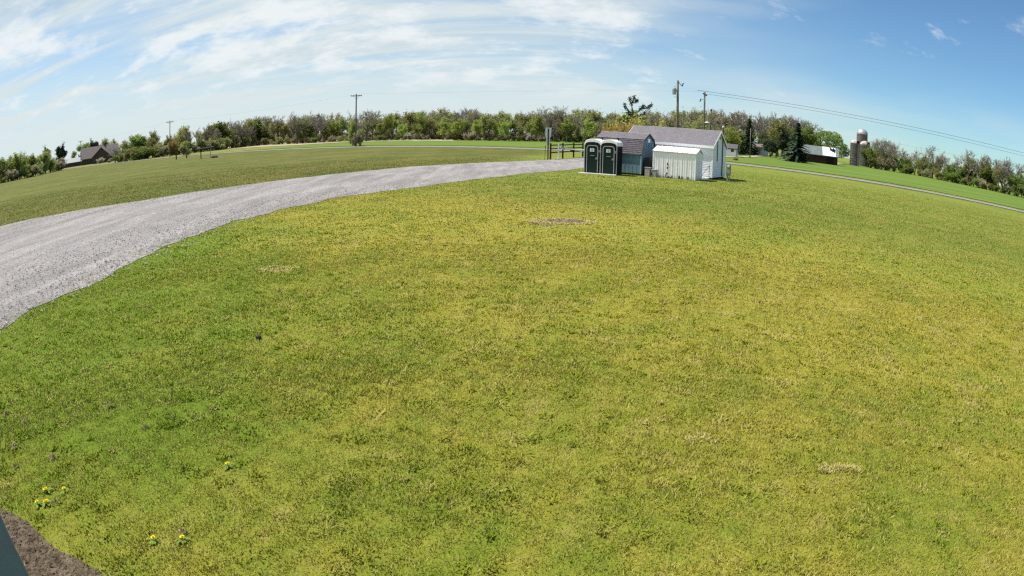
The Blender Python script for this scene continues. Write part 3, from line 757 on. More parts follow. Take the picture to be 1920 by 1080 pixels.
for sgn, nm in ((0, 'lower_slope'), (1, 'upper_slope')):
    b = MB()
    for back in (0, 1):
        f = (lambda y_: W - y_) if back else (lambda y_: y_); s_ = 1 if not back else -1
        if sgn == 0: b.lap((-hx - .06, f(-0.07), hl - 0.02), (hx + .06, f(-0.07), hl - 0.02), (hx + .06, f(ins), hb), (-hx - .06, f(ins), hb), 8, 0.022, (0, -s_ * 1, 0.45))
        else: b.lap((-hx - .06, f(ins - 0.03), hb - 0.005), (hx + .06, f(ins - 0.03), hb - 0.005), (hx + .06, W / 2, hr), (-hx - .06, W / 2, hr), 7, 0.02, (0, -s_ * .4, 1))
    o = b.build('roof_slope', MAT['shingle_dark' if sgn == 0 else 'shingle'], t, fix=False)
bpy.data.objects.remove(roof)
for sx in (-1, 1):
    b = MB(); e0, e1 = (hx - 0.03, hx + 0.05) if sx > 0 else (-hx - 0.05, -hx + 0.03)
    outl = [(-0.06, hl), (ins - 0.03, hb - 0.02), (W / 2, hr - 0.02), (W - ins + 0.03, hb - 0.02), (W + 0.06, hl)]
    for (y0, za), (y1, zb) in zip(outl[:-1], outl[1:]): b.add([(e, y_, z_) for e in (e0, e1) for y_, z_ in ((y0, za), (y1, zb), (y1, zb - 0.12), (y0, za - 0.12))], [(0, 1, 2, 3), (4, 5, 6, 7), (3, 2, 6, 7), (0, 1, 5, 4), (0, 3, 7, 4), (1, 2, 6, 5)])
    b.build('rake_trim', MAT['dark_metal'], t)
for sx in (-1, 1):
    for yy in (0.0, W): b = MB(); b.box(sx * hx - 0.05, sx * hx + 0.035, yy - 0.03, yy + 0.05, z0 - .02, hl - 0.03); b.build('corner_board', MAT['teal_trim'], t)
b = MB(); b.box(-hx - .02, hx + .02, -0.035, 0.03, hl - 0.09, hl - 0.012); b.build('fascia', MAT['teal_trim'], t)
b = MB(); b.box(hx - 0.02, hx + 0.03, W / 2 - 0.20, W / 2 + 0.16, 2.26, 2.52); b.build('gable_vent', MAT['vinyl_white'], t)
b = MB(); b.box(-hx + .05, hx - .05, 0.08, 0.20, 0, z0 + .01); b.box(-hx + .05, hx - .05, W - 0.2, W - 0.08, 0, z0 + .01); b.build('skid', MAT['fence_wood'], t)

# things stored in the gap between the two sheds
g = empty('garden_cart', (8.50, 39.36, 0), R_(-35), 'dark tarpaulin covered garden cart between blue shed and metal shed', 'cart')
b = MB(); b.poly([(-0.30, 0.0), (0.30, 0.0), (0.31, 0.35), (0.22, 0.62), (0.0, 0.78), (-0.24, 0.66), (-0.31, 0.3)], 0, 0.95, mi=0); o = b.build('tarpaulin', MAT['tarp'], g, bevel=0.03); o.location = (0, 0.7, 0.52)
b = MB(); b.box(-0.27, 0.27, 0.72, 1.6, 0.36, 0.53); b.build('cart_bed', MAT['dark_metal'], g)
for sx in (-1, 1): b = MB(); b.tube([(sx * 0.31, 1.0, 0.2), (sx * 0.26, 1.0, 0.2)], 0.2, 14); b.build('wheel', MAT['black'], g)
b = MB(); b.tube([(0, 0.72, 0.40), (0, 0.45, 0.05)], 0.02, 6); b.build('drawbar', MAT['dark_metal'], g)
for k, (x_, y_, s_, lab) in enumerate(((8.80, 39.45, 0.40, 'grey weathered crate against the blue shed corner'), (9.18, 39.28, 0.40, 'grey weathered crate touching the metal shed, with a slot'))):
    g = empty('storage_crate', (x_, y_, 0), R_(-35), lab, 'crate', 'weathered crates between the sheds'); hh = 0.62 - 0.12 * k
    b = MB(); b.box(-0.18, 0.18, 0, 0.36, 0.0, hh - .05); b.build('box', MAT['pale_bin'], g, bevel=0.012)
    b = MB(); b.box(-0.20, 0.20, -0.02, 0.38, hh - .048, hh); b.build('lid', MAT['pale_bin'], g, bevel=0.01)
    if k: b = MB(); b.box(-0.14, -0.08, -0.006, 0.02, 0.1, 0.3); b.build('slot', MAT['black'], g)

# small ribbed metal shed
L, D, he, hr = 2.98, 1.8, 1.80, 2.10
loc, rz = site(11.80, 38.15, -31.9, L)
t = empty('metal_shed', loc, rz, 'small grey ribbed metal shed with white roof and rusted front holes', 'shed'); hx = L / 2


def ribbed(x0, x1, z0, z1):
    """one trapezoid-ribbed sheet, front face at y=0"""
    b = MB(); prof = [(0, 0), (0.04, 0), (0.055, -0.022), (0.095, -0.022), (0.11, 0), (0.5, 0), (0.52, -0.010), (0.58, -0.010), (0.60, 0), (1.0, 0)]
    n_ = len(prof); wd = x1 - x0
    b.add([(x0 + p_[0] * wd, p_[1], z_) for z_ in (z0, z1) for p_ in prof], [(i, i + 1, n_ + i + 1, n_ + i) for i in range(n_ - 1)]); return b


NP = 9; pw = L / NP
for i in range(NP): ribbed(-hx + i * pw, -hx + (i + 1) * pw, 0.03, he).build('wall_panel', MAT['metal_panel'], t, fix=False)
b = MB(); b.box(-hx + .02, hx - .02, 0.02, D - .02, 0.0, he - .01)
b.poly([(0.02, he - .02), (D / 2, hr - .03), (D - 0.02, he - .02)], -hx + .02, hx - .02, axis='x'); b.build('body', MAT['metal_panel'], t)
for i in range(4): b = MB(); b.box(hx - 0.022, hx + 0.004, 0.1 + i * 0.42, 0.16 + i * 0.42, 0.02, he - 0.02); b.build('end_rib', MAT['metal_panel'], t)
for side in (0, 1):
    for i in range(NP):
        b = MB(); x0, x1 = -hx - .05 + i * (L + .1) / NP, -hx - .05 + (i + 1) * (L + .1) / NP; y0 = -0.07 if not side else D + 0.07; r = 0.035
        prof = [(x0, 0), (x0 + 0.012, 0.028), (x0 + 0.045, 0.028), (x0 + 0.057, 0.0), (x1, 0)]
        b.add([(x_, y0, he - 0.03 + z_) for x_, z_ in prof] + [(x_, D / 2, hr + z_) for x_, z_ in prof] + [(x0, y0, he - 0.055), (x1, y0, he - 0.055)],
              [(k, k + 1, 5 + k + 1, 5 + k) for k in range(4)] + [(10, 11, 4, 0)])
        b.build('roof_panel', MAT['metal_roof'], t, fix=False)
for yy in (-0.075, D + 0.075):
    for e in (hx + 0.045, -hx - 0.045): b = MB(); b.bar((e, yy, he - 0.05), (e, D / 2, hr - 0.02), 0.03, 0.07); b.build('rake_trim', MAT['metal_roof'], t)
for sx in (-1, 1): b = MB(); b.box(sx * hx - 0.05, sx * hx + 0.012, -0.018, 0.05, 0.0, he - 0.05); b.build('corner_trim', MAT['metal_roof'], t)
for sx in (1,): b = MB(); b.box(sx * hx - 0.05, sx * hx + 0.014, D - .05, D + .012, 0.0, he - 0.05); b.build('corner_trim', MAT['metal_roof'], t)
rg = random.Random(4)
for (u_, z_, a_, b_) in ((-0.46, 0.92, 0.045, 0.095), (-0.48, 0.68, 0.042, 0.07), (-0.50, 0.30, 0.05, 0.075)):
    pts = [(u_ + a_ * (1 + .3 * rg.uniform(-1, 1)) * math.cos(k / 10 * 6.283), z_ + b_ * (1 + .3 * rg.uniform(-1, 1)) * math.sin(k / 10 * 6.283)) for k in range(10)]
    b = MB(); b.poly(pts, -0.034, -0.012); b.build('rust_hole', MAT['rust'], t)
b = MB(); b.tube([(-0.53, -0.03, 0.25), (-0.58, -0.05, 0.16), (-0.57, -0.05, 0.08), (-0.45, -0.06, 0.04), (-0.25, -0.06, 0.035), (-0.15, -0.05, 0.10)], 0.022, 6); b.build('torn_strip', MAT['rust'], t)
for i in range(7): u_ = -1.15 + i * 0.36 + rg.uniform(-.1, .1); b = MB(); b.box(u_ - rg.uniform(.02, .05), u_ + rg.uniform(.02, .06), -0.028, -0.012, 0.03, rg.uniform(0.07, 0.22)); b.build('rust_mark', MAT['rust'] if i % 3 else MAT['silo_band'], t)

# large white vinyl shed
L, W, he, hr, ov, zb = 6.75, 3.4, 2.42, 3.46, 0.16, 0.13
loc, rz = site(13.67, 40.18, -35.3, L)
t = empty('vinyl_shed', loc, rz, 'large white lap sided shed with grey gable roof behind the metal shed', 'shed'); hx = L / 2
for nm, a_, b_, nr in (('front_wall', (-hx, 0), (hx, 0), (0, -1, 0)), ('back_wall', (hx, W), (-hx, W), (0, 1, 0))):
    b = MB(); b.lap((*a_, zb), (*b_, zb), (*b_, he), (*a_, he), 20, 0.014, nr); b.build(nm, MAT['vinyl'], t, fix=False)
for sx in (-1, 1):
    b = MB(); n = 28; zz = [zb + (hr - 0.04 - zb) * i / n for i in range(n + 1)]
    for i in range(n):
        def yr(z_): k_ = 0 if z_ <= he else (z_ - he) / (hr - he) * W / 2; return k_, W - k_
        (a0, a1), (c0, c1) = yr(zz[i]), yr(zz[i + 1]); e = sx * hx; pr = sx * (hx + 0.014)
        b.add([(pr, a0, zz[i]), (pr, a1, zz[i]), (e, c1, zz[i + 1]), (e, c0, zz[i + 1]), (e, a0, zz[i]), (e, a1, zz[i])], [(0, 1, 2, 3), (4, 5, 1, 0)])
    b.build('gable_wall', MAT['vinyl'], t, fix=False)
b = MB(); b.box(-hx + .05, hx - .05, 0.05, W - .05, zb - 0.02, zb + 0.03); b.build('floor_frame', MAT['black'], t)
for i in range(4): b = MB(); b.box(-hx + .05, hx - .05, 0.2 + i * 0.98, 0.3 + i * 0.98, 0.0, zb - 0.018); b.build('skid', MAT['fence_wood'], t)
for back in (0, 1):
    f = (lambda y_: W - y_) if back else (lambda y_: y_); s_ = 1 if not back else -1; zE = he - ov * (hr - he) / (W / 2)
    b = MB(); b.lap((-hx - .14, f(-ov), zE + 0.05), (hx + .14, f(-ov), zE + 0.05), (hx + .14, W / 2, hr + 0.05), (-hx - .14, W / 2, hr + 0.05), 15, 0.014, (0, -s_ * .5, 1))
    b.build('roof_slope', MAT['shingle'], t, fix=False)
    b = MB(); b.box(-hx - .13, hx + .13, min(f(-ov - .015), f(-ov + .02)), max(f(-ov - .015), f(-ov + .02)), zE - 0.14, zE + 0.045); b.build('fascia', MAT['vinyl_white'], t)
    b = MB(); b.box(-hx - .12, hx + .12, min(f(-ov + .02), f(0)), max(f(-ov + .02), f(0)), zE - 0.10, zE - 0.075); b.build('soffit', MAT['vinyl_white'], t)
    for sx in (-1, 1):
        b = MB(); b.bar((sx * (hx + 0.13), f(-ov), zE - 0.03), (sx * (hx + 0.13), W / 2, hr - 0.03), 0.035, 0.15); b.build('rake_board', MAT['vinyl_white'], t)
for sx in (-1, 1):
    for yy in (0, W): b = MB(); b.box(sx * hx - 0.075, sx * hx + 0.03, yy - 0.03 if yy == 0 else yy - 0.075, yy + 0.075 if yy == 0 else yy + 0.03, zb - .01, he - 0.02); b.build('corner_post', MAT['vinyl_white'], t)
# service pipe and mast on the gable
b = MB(); b.tube([(hx + 0.05, 1.05, 1.30), (hx + 0.05, 1.05, 3.0), (hx + 0.06, 1.15, 3.10), (hx + 0.06, 1.65, 3.02), (hx + .06, 1.75, 2.9)], 0.03, 8); b.build('conduit', MAT['dark_metal'], t)
b = MB(); b.tube([(hx + 0.07, 2.35, 0.2), (hx + 0.07, 2.35, 3.75)], 0.04, 8); mast = b.build('service_mast', MAT['dark_metal'], t)
b = MB(); b.lathe([(0.01, 0), (0.085, 0.02), (0.09, 0.10), (0.05, 0.16), (0.01, 0.18)], 12, 0, (hx + 0.07, 2.35, 3.75)); b.build('weather_head', MAT['insulator'], mast)
b = MB(); b.tube([(hx + 0.07, 2.35, 3.9), (hx + 0.07, 2.35, 4.95)], 0.012, 5); b.build('antenna', MAT['dark_metal'], mast)
# wire ramp / hand rails leaning by the front corner
b = MB()
g = empty('step_rail', (0, 0, 0)); g.parent = None
g.location = Vector(loc) + Matrix.Rotation(rz, 3, 'Z') @ Vector((hx - 0.75, -0.06, 0)); g.rotation_euler = (0, 0, rz)
tag(g, 'dark metal step rail at the white shed front corner', 'railing')
b.tube([(-0.42, -0.75, 0.1), (-0.05, -0.1, 1.02)], 0.018, 6); b.build('handrail', MAT['dark_metal'], g)
b = MB(); b.tube([(0.12, -0.75, 0.1), (0.58, -0.1, 0.98)], 0.018, 6); b.build('handrail', MAT['dark_metal'], g)
for x_, y_, z_ in ((.58, -.1, 1.0), (-.05, -.1, 1.02), (-.42, -.75, .12), (.12, -.75, .12)): b = MB(); b.tube([(x_, y_, 0), (x_, y_, z_)], 0.018, 6); b.build('upright', MAT['dark_metal'], g)
b = MB(); b.box(-0.44, 0.6, -0.55, -0.06, 0.0, 0.14); b.build('step', MAT['vinyl_white'], g)

# utility pedestal with meter
P = ground(1364.5, 341)
g = empty('meter_pedestal', P, R_(-28), 'green grey electric meter pedestal standing on the lawn beside white shed', 'pedestal')
b = MB(); b.box(-0.10, 0.02, -0.06, 0.06, 0, 0.95); b.build('post', MAT['wood_grey'], g)
b = MB(); b.box(-0.14, 0.20, -0.16, -0.062, 0.45, 1.22); b.build('cabinet', MAT['pedestal'], g, bevel=0.02)
b = MB(); b.lathe([(0.10, 0), (0.10, 0.05), (0.085, 0.09), (0.03, 0.11)], 14); o = b.build('meter', MAT['insulator'], g); o.location = (0.04, -0.162, 1.06); o.rotation_euler = (R_(90), 0, 0)
b = MB(); b.box(-0.08, 0.15, -0.175, -0.1605, 0.62, 0.86); b.build('meter_door', MAT['galv'], g)
for x_ in (0.0, 0.12): b = MB(); b.tube([(x_, -0.11, 0), (x_, -0.11, 0.47)], 0.03, 8); b.build('conduit', MAT['pedestal'], g)

# ------------------------------------------------------------------ gate, fence, sign

def wood_post(mb, x, y, h, s): mb.add([(x - s, y - s, 0), (x + s, y - s, 0), (x + s, y + s, 0), (x - s, y + s, 0), (x - s * .9, y - s * .9, h), (x + s * .9, y - s * .9, h), (x + s * .9, y + s * .9, h), (x - s * .9, y + s * .9, h)], [(3, 2, 1, 0), (4, 5, 6, 7), (0, 1, 5, 4), (1, 2, 6, 5), (2, 3, 7, 6), (3, 0, 4, 7)])


FP = [ground(x_, y_) for x_, y_ in ((1032, 299.4), (1054.3, 298.2), (1073.5, 295.2), (1092.5, 293.8))]
d_ = (FP[3] - FP[0]); FP = [FP[0] + d_ * k for k in (0, 0.34, 0.68, 1.0)]
FP[0] = ground(1032, 299.4)
g = empty('rail_fence', FP[0], 0, 'dark brown three rail wooden fence beside the gravel drive', 'fence')
for p_ in FP: b = MB(); q_ = p_ - FP[0]; wood_post(b, q_.x, q_.y, 1.62, 0.085); b.build('post', MAT['fence_wood'], g, bevel=0.01)
for k in range(3):
    for z_ in (0.68, 1.05, 1.42): b = MB(); a_, c_ = FP[k] - FP[0], FP[k + 1] - FP[0]; b.bar((a_.x, a_.y - .02, z_), (c_.x, c_.y - .02, z_ + .02), 0.05, 0.11); b.build('rail', MAT['fence_wood'], g)
# swing barrier
Pg = ground(1047, 298.3)
g = empty('barrier_gate', Pg, 0, 'pale steel swing barrier with white post in front of the rail fence', 'gate')
b = MB(); b.tube([(0, 0, 0), (0, 0, 1.55)], 0.06, 10); b.build('post', MAT['vinyl_white'], g)
Pe = ground(1095, 297.5) - Pg; Pe.z = 0
b = MB(); b.tube([(0.05, 0, 1.22), (0.5, 0.1, 1.02), (Pe.x, Pe.y, 0.88)], [0.06, 0.075, 0.11], 10); bm_ = b.build('barrier_bar', MAT['plank_white'], g)
b = MB(); b.bar((1.25, 0.62 * 1.25 * Pe.y / max(Pe.x, .1) * .5, 0.86), (1.62, 0.80 * 1.25 * Pe.y / max(Pe.x, .1) * .5, 0.85), 0.24, 0.2); b.build('counterweight', MAT['black'], g)
b = MB(); b.tube([(0.25, 0, 1.32), (0.6, 0.1, 1.05)], 0.09, 8); b.build('hinge', MAT['galv'], g)
b = MB(); b.tube([(Pe.x, Pe.y, 0), (Pe.x, Pe.y, 0.9)], 0.035, 8); b.build('rest_post', MAT['galv'], g)
# road sign seen from behind, on a dark post
P = ground(1027.2, 299.6)
g = empty('road_sign', P, R_(4), 'back of a tall pale metal sign on dark post by the drive entrance', 'sign')
b = MB(); b.box(-0.055, 0.055, -0.05, 0.05, 0, 3.05); b.build('post', MAT['fence_wood'], g)
b = MB(); b.poly([(-0.27, 3.15), (0.31, 3.15), (0.27, 2.35), (0.18, 2.1), (0.16, 1.45), (-0.16, 1.45), (-0.18, 2.1), (-0.27, 2.3)], 0.055, 0.075); b.build('panel', MAT['sign_back'], g)
P = ground(1021.5, 299.4); b = MB(); b.tube([(0, 0, 0), (0.02, 0, 1.25)], 0.025, 6); b.tube([(0.02, 0, 1.2), (0.02, 0, 1.35)], 0.04, 6); o = b.build('marker_stake', MAT['dark_metal']); o.location = P; tag(o, 'thin dark metal marker stake left of the sign post', 'stake')
o['label'] = 'thin dark metal marker stake standing beside the pale road sign'

# kiosk shelter and posts on the left lawn
P = ground(377, 298)
g = empty('open_shelter', P, R_(28), 'small flat roofed open shelter on one post, far on the left lawn', 'shelter')
b = MB(); b.tube([(0, 0, 0), (-0.03, 0, 1.9)], 0.10, 8); b.build('post', MAT['fence_wood'], g)
b = MB(); b.add([(-1.1, -0.8, 1.86), (2.7, -0.8, 2.04), (2.7, 0.9, 2.04), (-1.1, 0.9, 1.86), (-1.1, -0.8, 2.0), (2.7, -0.8, 2.17), (2.7, 0.9, 2.17), (-1.1, 0.9, 2.0)], [(3, 2, 1, 0), (4, 5, 6, 7), (0, 1, 5, 4), (1, 2, 6, 5), (2, 3, 7, 6), (3, 0, 4, 7)]); b.build('roof', MAT['wood_grey'], g)
b = MB(); b.tube([(1.9, 0.6, 0), (1.9, 0.6, 2.0)], 0.05, 8); b.build('rear_post', MAT['wood_grey'], g)
b = MB(); b.bar((-0.02, 0, 1.4), (0.7, 0, 1.88), .07, .07); b.build('brace', MAT['fence_wood'], g)
for (x_, y_, h_, lab) in ((330.6, 299, 1.15, 'short dark wooden post nearer the brown house'), (350, 296.5, 0.85, 'short dark wooden post nearer the open shelter')):
    P = ground(x_, y_); b = MB(); wood_post(b, 0, 0, h_, 0.12); o = b.build('stump_post', MAT['fence_wood'], bevel=.02); o.location = P; tag(o, lab, 'post', 'short posts on the left lawn')
P = ground(402, 296)
rg = random.Random(2); bm = bmesh.new(); bmesh.ops.create_icosphere(bm, subdivisions=2, radius=1)
for v in bm.verts: v.co = Vector((v.co.x * 0.8, v.co.y * 0.5, max(v.co.z, -0.1) * 0.45)) * rg.uniform(0.85, 1.15)
me = bpy.data.meshes.new('fire_pit'); bm.to_mesh(me); bm.free(); me.materials.append(MAT['bark_dark']); o = link('brush_pile', me); o.location = P; tag(o, 'low dark brush pile beside the open shelter', 'brush pile')

# ------------------------------------------------------------------ utility poles and wires

def utility_pole(px, ybase, ytop, label, dist=None, arm=2.4, armrot=0.0, transformer=False, r=0.16, tilt=0.0):
    P = ground(px, ybase) if dist is None else at_dist(px, ybase, dist); P.z = 0 if dist else P.z
    D_ = math.hypot(P.x, P.y); H = height_at(px, ytop, D_) - P.z
    g = empty('utility_pole', P, armrot, label, 'utility pole', 'wooden utility poles along the road')
    b = MB(); b.tube([(0, 0, 0), (tilt * 0.5, 0, H * 0.5), (tilt, 0, H)], [r * 1.25, r, r * 0.8], 10); b.build('pole', MAT['wood_pole'], g, smooth=True)
    if arm:
        b = MB(); b.bar((tilt - arm / 2, -0.17, H - 0.45), (tilt + arm / 2, -0.17, H - 0.45), 0.11, 0.16); b.build('crossarm', MAT['wood_pole'], g)
        for k in (-0.47, -0.25, 0.25, 0.47): b = MB(); b.lathe([(0.04, 0), (0.07, 0.04), (0.075, 0.14), (0.03, 0.2)], 8, 0, (tilt + k * arm, -0.17, H - 0.37)); b.build('insulator', MAT['insulator'], g)
        for sx in (-1, 1): b = MB(); b.bar((tilt + sx * arm * 0.3, -0.15, H - 0.5), (tilt, -0.15, H - 1.15), 0.05, 0.05); b.build('brace', MAT['galv'], g)
    if transformer:
        b = MB(); b.lathe([(0.02, 0), (0.27, 0), (0.27, 0.75), (0.22, 0.86), (0.02, 0.88)], 14, 0, (-0.52, -0.1, H - 1.95)); tr_ = b.build('transformer', MAT['galv'], g)
        b = MB(); b.tube([(-0.42, -0.1, H - 1.1), (-0.42, -0.1, H - 0.75)], 0.05, 8); b.build('bushing', MAT['insulator'], tr_)
        b = MB(); b.bar((-0.3, -0.1, H - 1.4), (0, 0, H - 1.4), 0.06, 0.3); b.build('bracket', MAT['galv'], g)
        b = MB(); b.bar((0, -0.1, H - 0.15), (0.55, -0.15, H - 0.75), 0.07, 0.07); b.bar((0.55, -.15, H - .75), (0.72, -.15, H - .3), 0.12, 0.12); b.build('cutout_arm', MAT['dark_metal'], g)
        b = MB(); b.bar((-0.6, -.1, H - 2.3), (-.2, -.1, H - 2.28), .06, .06); b.build('lower_bracket', MAT['insulator'], g)
    return P, H


pA = utility_pole(667.2, 274.5, 176, 'wooden utility pole with crossarm rising out of the roadside shrub', armrot=R_(14))
pD = utility_pole(319, 294.5, 226, 'wooden utility pole with crossarm behind the open shelter', armrot=R_(30), r=0.14)
pE = utility_pole(152, 311, 263.5, 'distant utility pole with crossarm before the brown house', armrot=R_(35), r=0.17)
pB = utility_pole(1269.2, 262, 150.7, 'tall utility pole carrying a grey transformer behind white shed', dist=80, arm=0, transformer=True, r=0.17)
pC = utility_pole(1318.6, 266, 172.5, 'utility pole with short dead end bracket behind white shed', dist=101, arm=0, r=0.17, tilt=0.1)
g = bpy.data.objects['utility_pole.004']; H = pC[1]
b = MB(); b.bar((-0.2, 0, H - 0.25), (0.5, 0, H - 0.55), 0.14, 0.22); b.build('dead_end_bracket', MAT['dark_metal'], g)
b = MB(); b.bar((-0.75, 0, H - 1.7), (-0.55, 0, H - 1.2), 0.14, 0.14); b.bar((-.6, 0, H - 1.35), (0, 0, H - 1.3), .05, .05); b.build('fuse_cutout', MAT['dark_metal'], g)
b = MB(); b.bar((-1.2, 0, H + 0.18), (0.7, 0, H + 0.14), 0.06, 0.06); b.build('wire_spreader', MAT['galv'], g)
pF = utility_pole(1406, 297, 240, 'slim pale pole in front of the dark spruce by farm lane', arm=0, r=0.11)


def wire(a, b_, sag, label, r=0.014):
    a, b_ = Vector(a), Vector(b_); n_ = 24; pts = []
    for i in range(n_ + 1): k = i / n_; p_ = a.lerp(b_, k); p_.z -= sag * 4 * k * (1 - k); pts.append(p_)
    m_ = MB(); m_.tube(pts, r, 4, caps=False); o_ = m_.build('power_line', MAT['wire'], fix=False); return tag(o_, label, 'cable', 'overhead power lines')


top = lambda pp, dz=0: Vector((pp[0].x, pp[0].y, pp[0].z + pp[1] + dz))
wire(top(pE), top(pD, -.1), 1.2, 'thin overhead wire between brown house pole and shelter pole', 0.007)
wire(top(pD), top(pA, -.1), 1.2, 'thin overhead wire between shelter pole and roadside shrub pole', 0.007)
wire(top(pA), top(pC, 0.1), 1.0, 'thin overhead wire between roadside shrub pole and white shed pole', 0.007)
E1 = at_dist(1935, 290, 112); E1b = at_dist(1935, 296, 112); dirn = (E1 - top(pC)); dirn.z = 0; dirn.normalize()
wire(top(pC, 0.15), E1 + dirn * 20, 0.8, 'upper overhead wire running over the crop field from white shed pole', 0.026)
wire(top(pC, -.3), E1b + dirn * 20, 0.8, 'lower overhead wire running over the crop field from white shed pole', 0.022)
wire(at_dist(1632, 260, 230), at_dist(1990, 331, 200), 0.6, 'thin far wire leading away beside the silos', 0.02)
# yard light on a slim pole behind the white shed
P = at_dist(1331.5, 262, 56); P.z = 0; H = height_at(1331.5, 208, 56)
g = empty('yard_light', P, 0, 'slim dark pole with hooded yard light behind white shed', 'lamp post')
b = MB(); b.tube([(0, 0, 0), (0.03, 0, H)], [0.06, 0.05], 8); b.build('pole', MAT['wood_pole'], g)
b = MB(); b.lathe([(0.05, 0), (0.1, 0.05), (0.09, 0.15), (0.02, 0.2)], 10, 0, (0.03, 0, H - .02)); b.build('cap', MAT['dark_metal'], g)
zl = height_at(1325.5, 231, 56)
b = MB(); b.bar((0, 0, zl + 0.1), (-0.3, 0, zl + 0.12), 0.04, 0.04); b.build('arm', MAT['galv'], g)
b = MB(); b.lathe([(0.25, 0), (0.26, 0.05), (0.1, 0.16), (0.02, 0.18)], 12, 0, (-0.34, 0, zl - 0.02)); b.build('hood', MAT['insulator'], g)
b = MB(); b.lathe([(0.21, 0), (0.24, 0.05), (0.22, 0.06)], 12, 0, (-0.34, 0, zl - 0.09)); b.build('lens', MAT['black'], g)

# ------------------------------------------------------------------ farm on the right

def gable_house(name, P, rz, L, W, he, hr, mats, label, cat, ov=0.4, windows=(), doors=(), chimney=None, roofpatch=None):
    t = empty(name, P, rz, label, cat); hx = L / 2
    b = MB(); b.box(-hx, hx, 0, W, -0.3, he); b.poly([(0, he - .001), (W / 2, hr - 0.1), (W, he - .001)], -hx, hx, axis='x'); wl = b.build('wall', mats[0], t)
    for back in (0, 1):
        f = (lambda y_: W - y_) if back else (lambda y_: y_); zE = he - ov * (hr - he) / (W / 2)
        b = MB(); b.add([(-hx - ov, f(-ov), zE), (hx + ov, f(-ov), zE), (hx + ov, W / 2, hr), (-hx - ov, W / 2, hr), (-hx - ov, f(-ov), zE - .2), (hx + ov, f(-ov), zE - .2), (hx + ov, W / 2, hr - .2), (-hx - ov, W / 2, hr - .2)], [(0, 1, 2, 3), (7, 6, 5, 4), (0, 4, 5, 1), (1, 5, 6, 2), (3, 7, 4, 0)]); rf = b.build('roof_slope', mats[1], t)
        if chimney and not back: c_ = MB(); c_.box(chimney - .45, chimney + .45, W / 2 - .4, W / 2 + .4, hr - 1, hr + 1.0); c_.build('chimney', MAT['brown_wall'], rf)
        if roofpatch and not back:
            a0, a1 = roofpatch; c_ = MB(); nn = Vector((0, -(hr - he), W / 2)).normalized() * 0.05; q0 = Vector((a0, -ov, zE)); q1 = Vector((a1, -ov, zE)); q2 = Vector((a1, W / 2, hr)); q3 = Vector((a0, W / 2, hr))
            c_.add([q0 + nn, q1 + nn, q2 + nn, q3 + nn], [(0, 1, 2, 3)]); c_.build('new_roofing', MAT['house_white'], rf)
            c_ = MB(); e_ = lambda u_, k_: Vector((a0 + (a1 - a0) * u_, 0, 0)) + Vector((0, -ov, zE)).lerp(Vector((0, W / 2, hr)), k_) + nn * 1.6
            c_.add([e_(.52, .98), e_(.60, .62), e_(.95, .40), e_(1.0, .72), e_(.86, .99), e_(.75, .80), e_(.62, .99)], [(0, 1, 5, 6), (1, 2, 3, 5), (5, 3, 4)]); c_.build('torn_opening', MAT['black'], rf)
    for (face, u, z, wd, hh) in windows:
        b = MB()
        if face == 'f': b.box(u - wd / 2, u + wd / 2, -0.06, 0.05, z, z + hh)
        else: b.box(hx - .05, hx + .06, u - wd / 2, u + wd / 2, z, z + hh)
        wn = b.build('window', mats[2], t); b = MB()
        if face == 'f': b.box(u - wd / 2 + .08, u + wd / 2 - .08, -0.075, -0.055, z + .08, z + hh - .08)
        else: b.box(hx + .055, hx + .075, u - wd / 2 + .08, u + wd / 2 - .08, z + .08, z + hh - .08)
        b.build('pane', MAT['glass'], wn)
    for (u, wd, hh) in doors: b = MB(); b.box(u - wd / 2, u + wd / 2, -0.05, 0.05, 0, hh); b.build('door', MAT['black'], t)
    return t


P = ground(1528, 305.5)
gable_house('farm_barn', P, R_(-27), 13.5, 8, 2.7, 4.9, (MAT['barn_red'], MAT['barn_roof'], MAT['house_white']), 'long low dark red barn with patched white metal roof', 'barn', 0.5, roofpatch=(2.2, 6.2), doors=((4.5, 2.2, 2.2), (-3, 1.8, 2.1)))
P = ground(1488, 304.0); P += (P.normalized() * 1); P.z = 0
gable_house('lean_to', P, R_(-60), 1.8, 1.8, 2.4, 3.2, (MAT['barn_red'], MAT['metal_roof'], MAT['house_white']), 'small dark outbuilding with bright white roof beside red barn', 'outbuilding', 0.4, doors=((0, 1.6, 2),))
P = ground(1428.5, 291.2)
gable_house('open_garage', P, R_(-12), 3.6, 6, 1.7, 3.9, (MAT['house_white'], MAT['barn_roof'], MAT['house_white']), 'white garage with open dark door at end of farm lane', 'garage', 0.3, doors=((0.0, 3.0, 1.65),))
P = ground(1413, 291.8); P += P.normalized() * 3; P.z = 0
gable_house('farm_shed', P, R_(-65), 5, 3.6, 1.9, 3.6, (MAT['house_white'], MAT['brown_roof'], MAT['house_white']), 'small white gabled farm shed beside the open garage', 'shed', 0.3, windows=(('f', 0, .8, .9, .9),))
P = ground(1360, 293); P = Vector((P.x, P.y, 0)) * 0.99
hh = height_at(1366, 268.5, math.hypot(P.x, P.y))
gable_house('farm_house', P, R_(-25), 4.4, 5, 1.9, 2.7, (MAT['house_white'], MAT['shingle_dark'], MAT['vinyl_white']), 'white farmhouse corner with dark window behind white shed gable', 'house', 0.3, windows=(('f', 1.45, .95, .8, .95), ('e', 2.5, 0.9, .8, .95)))


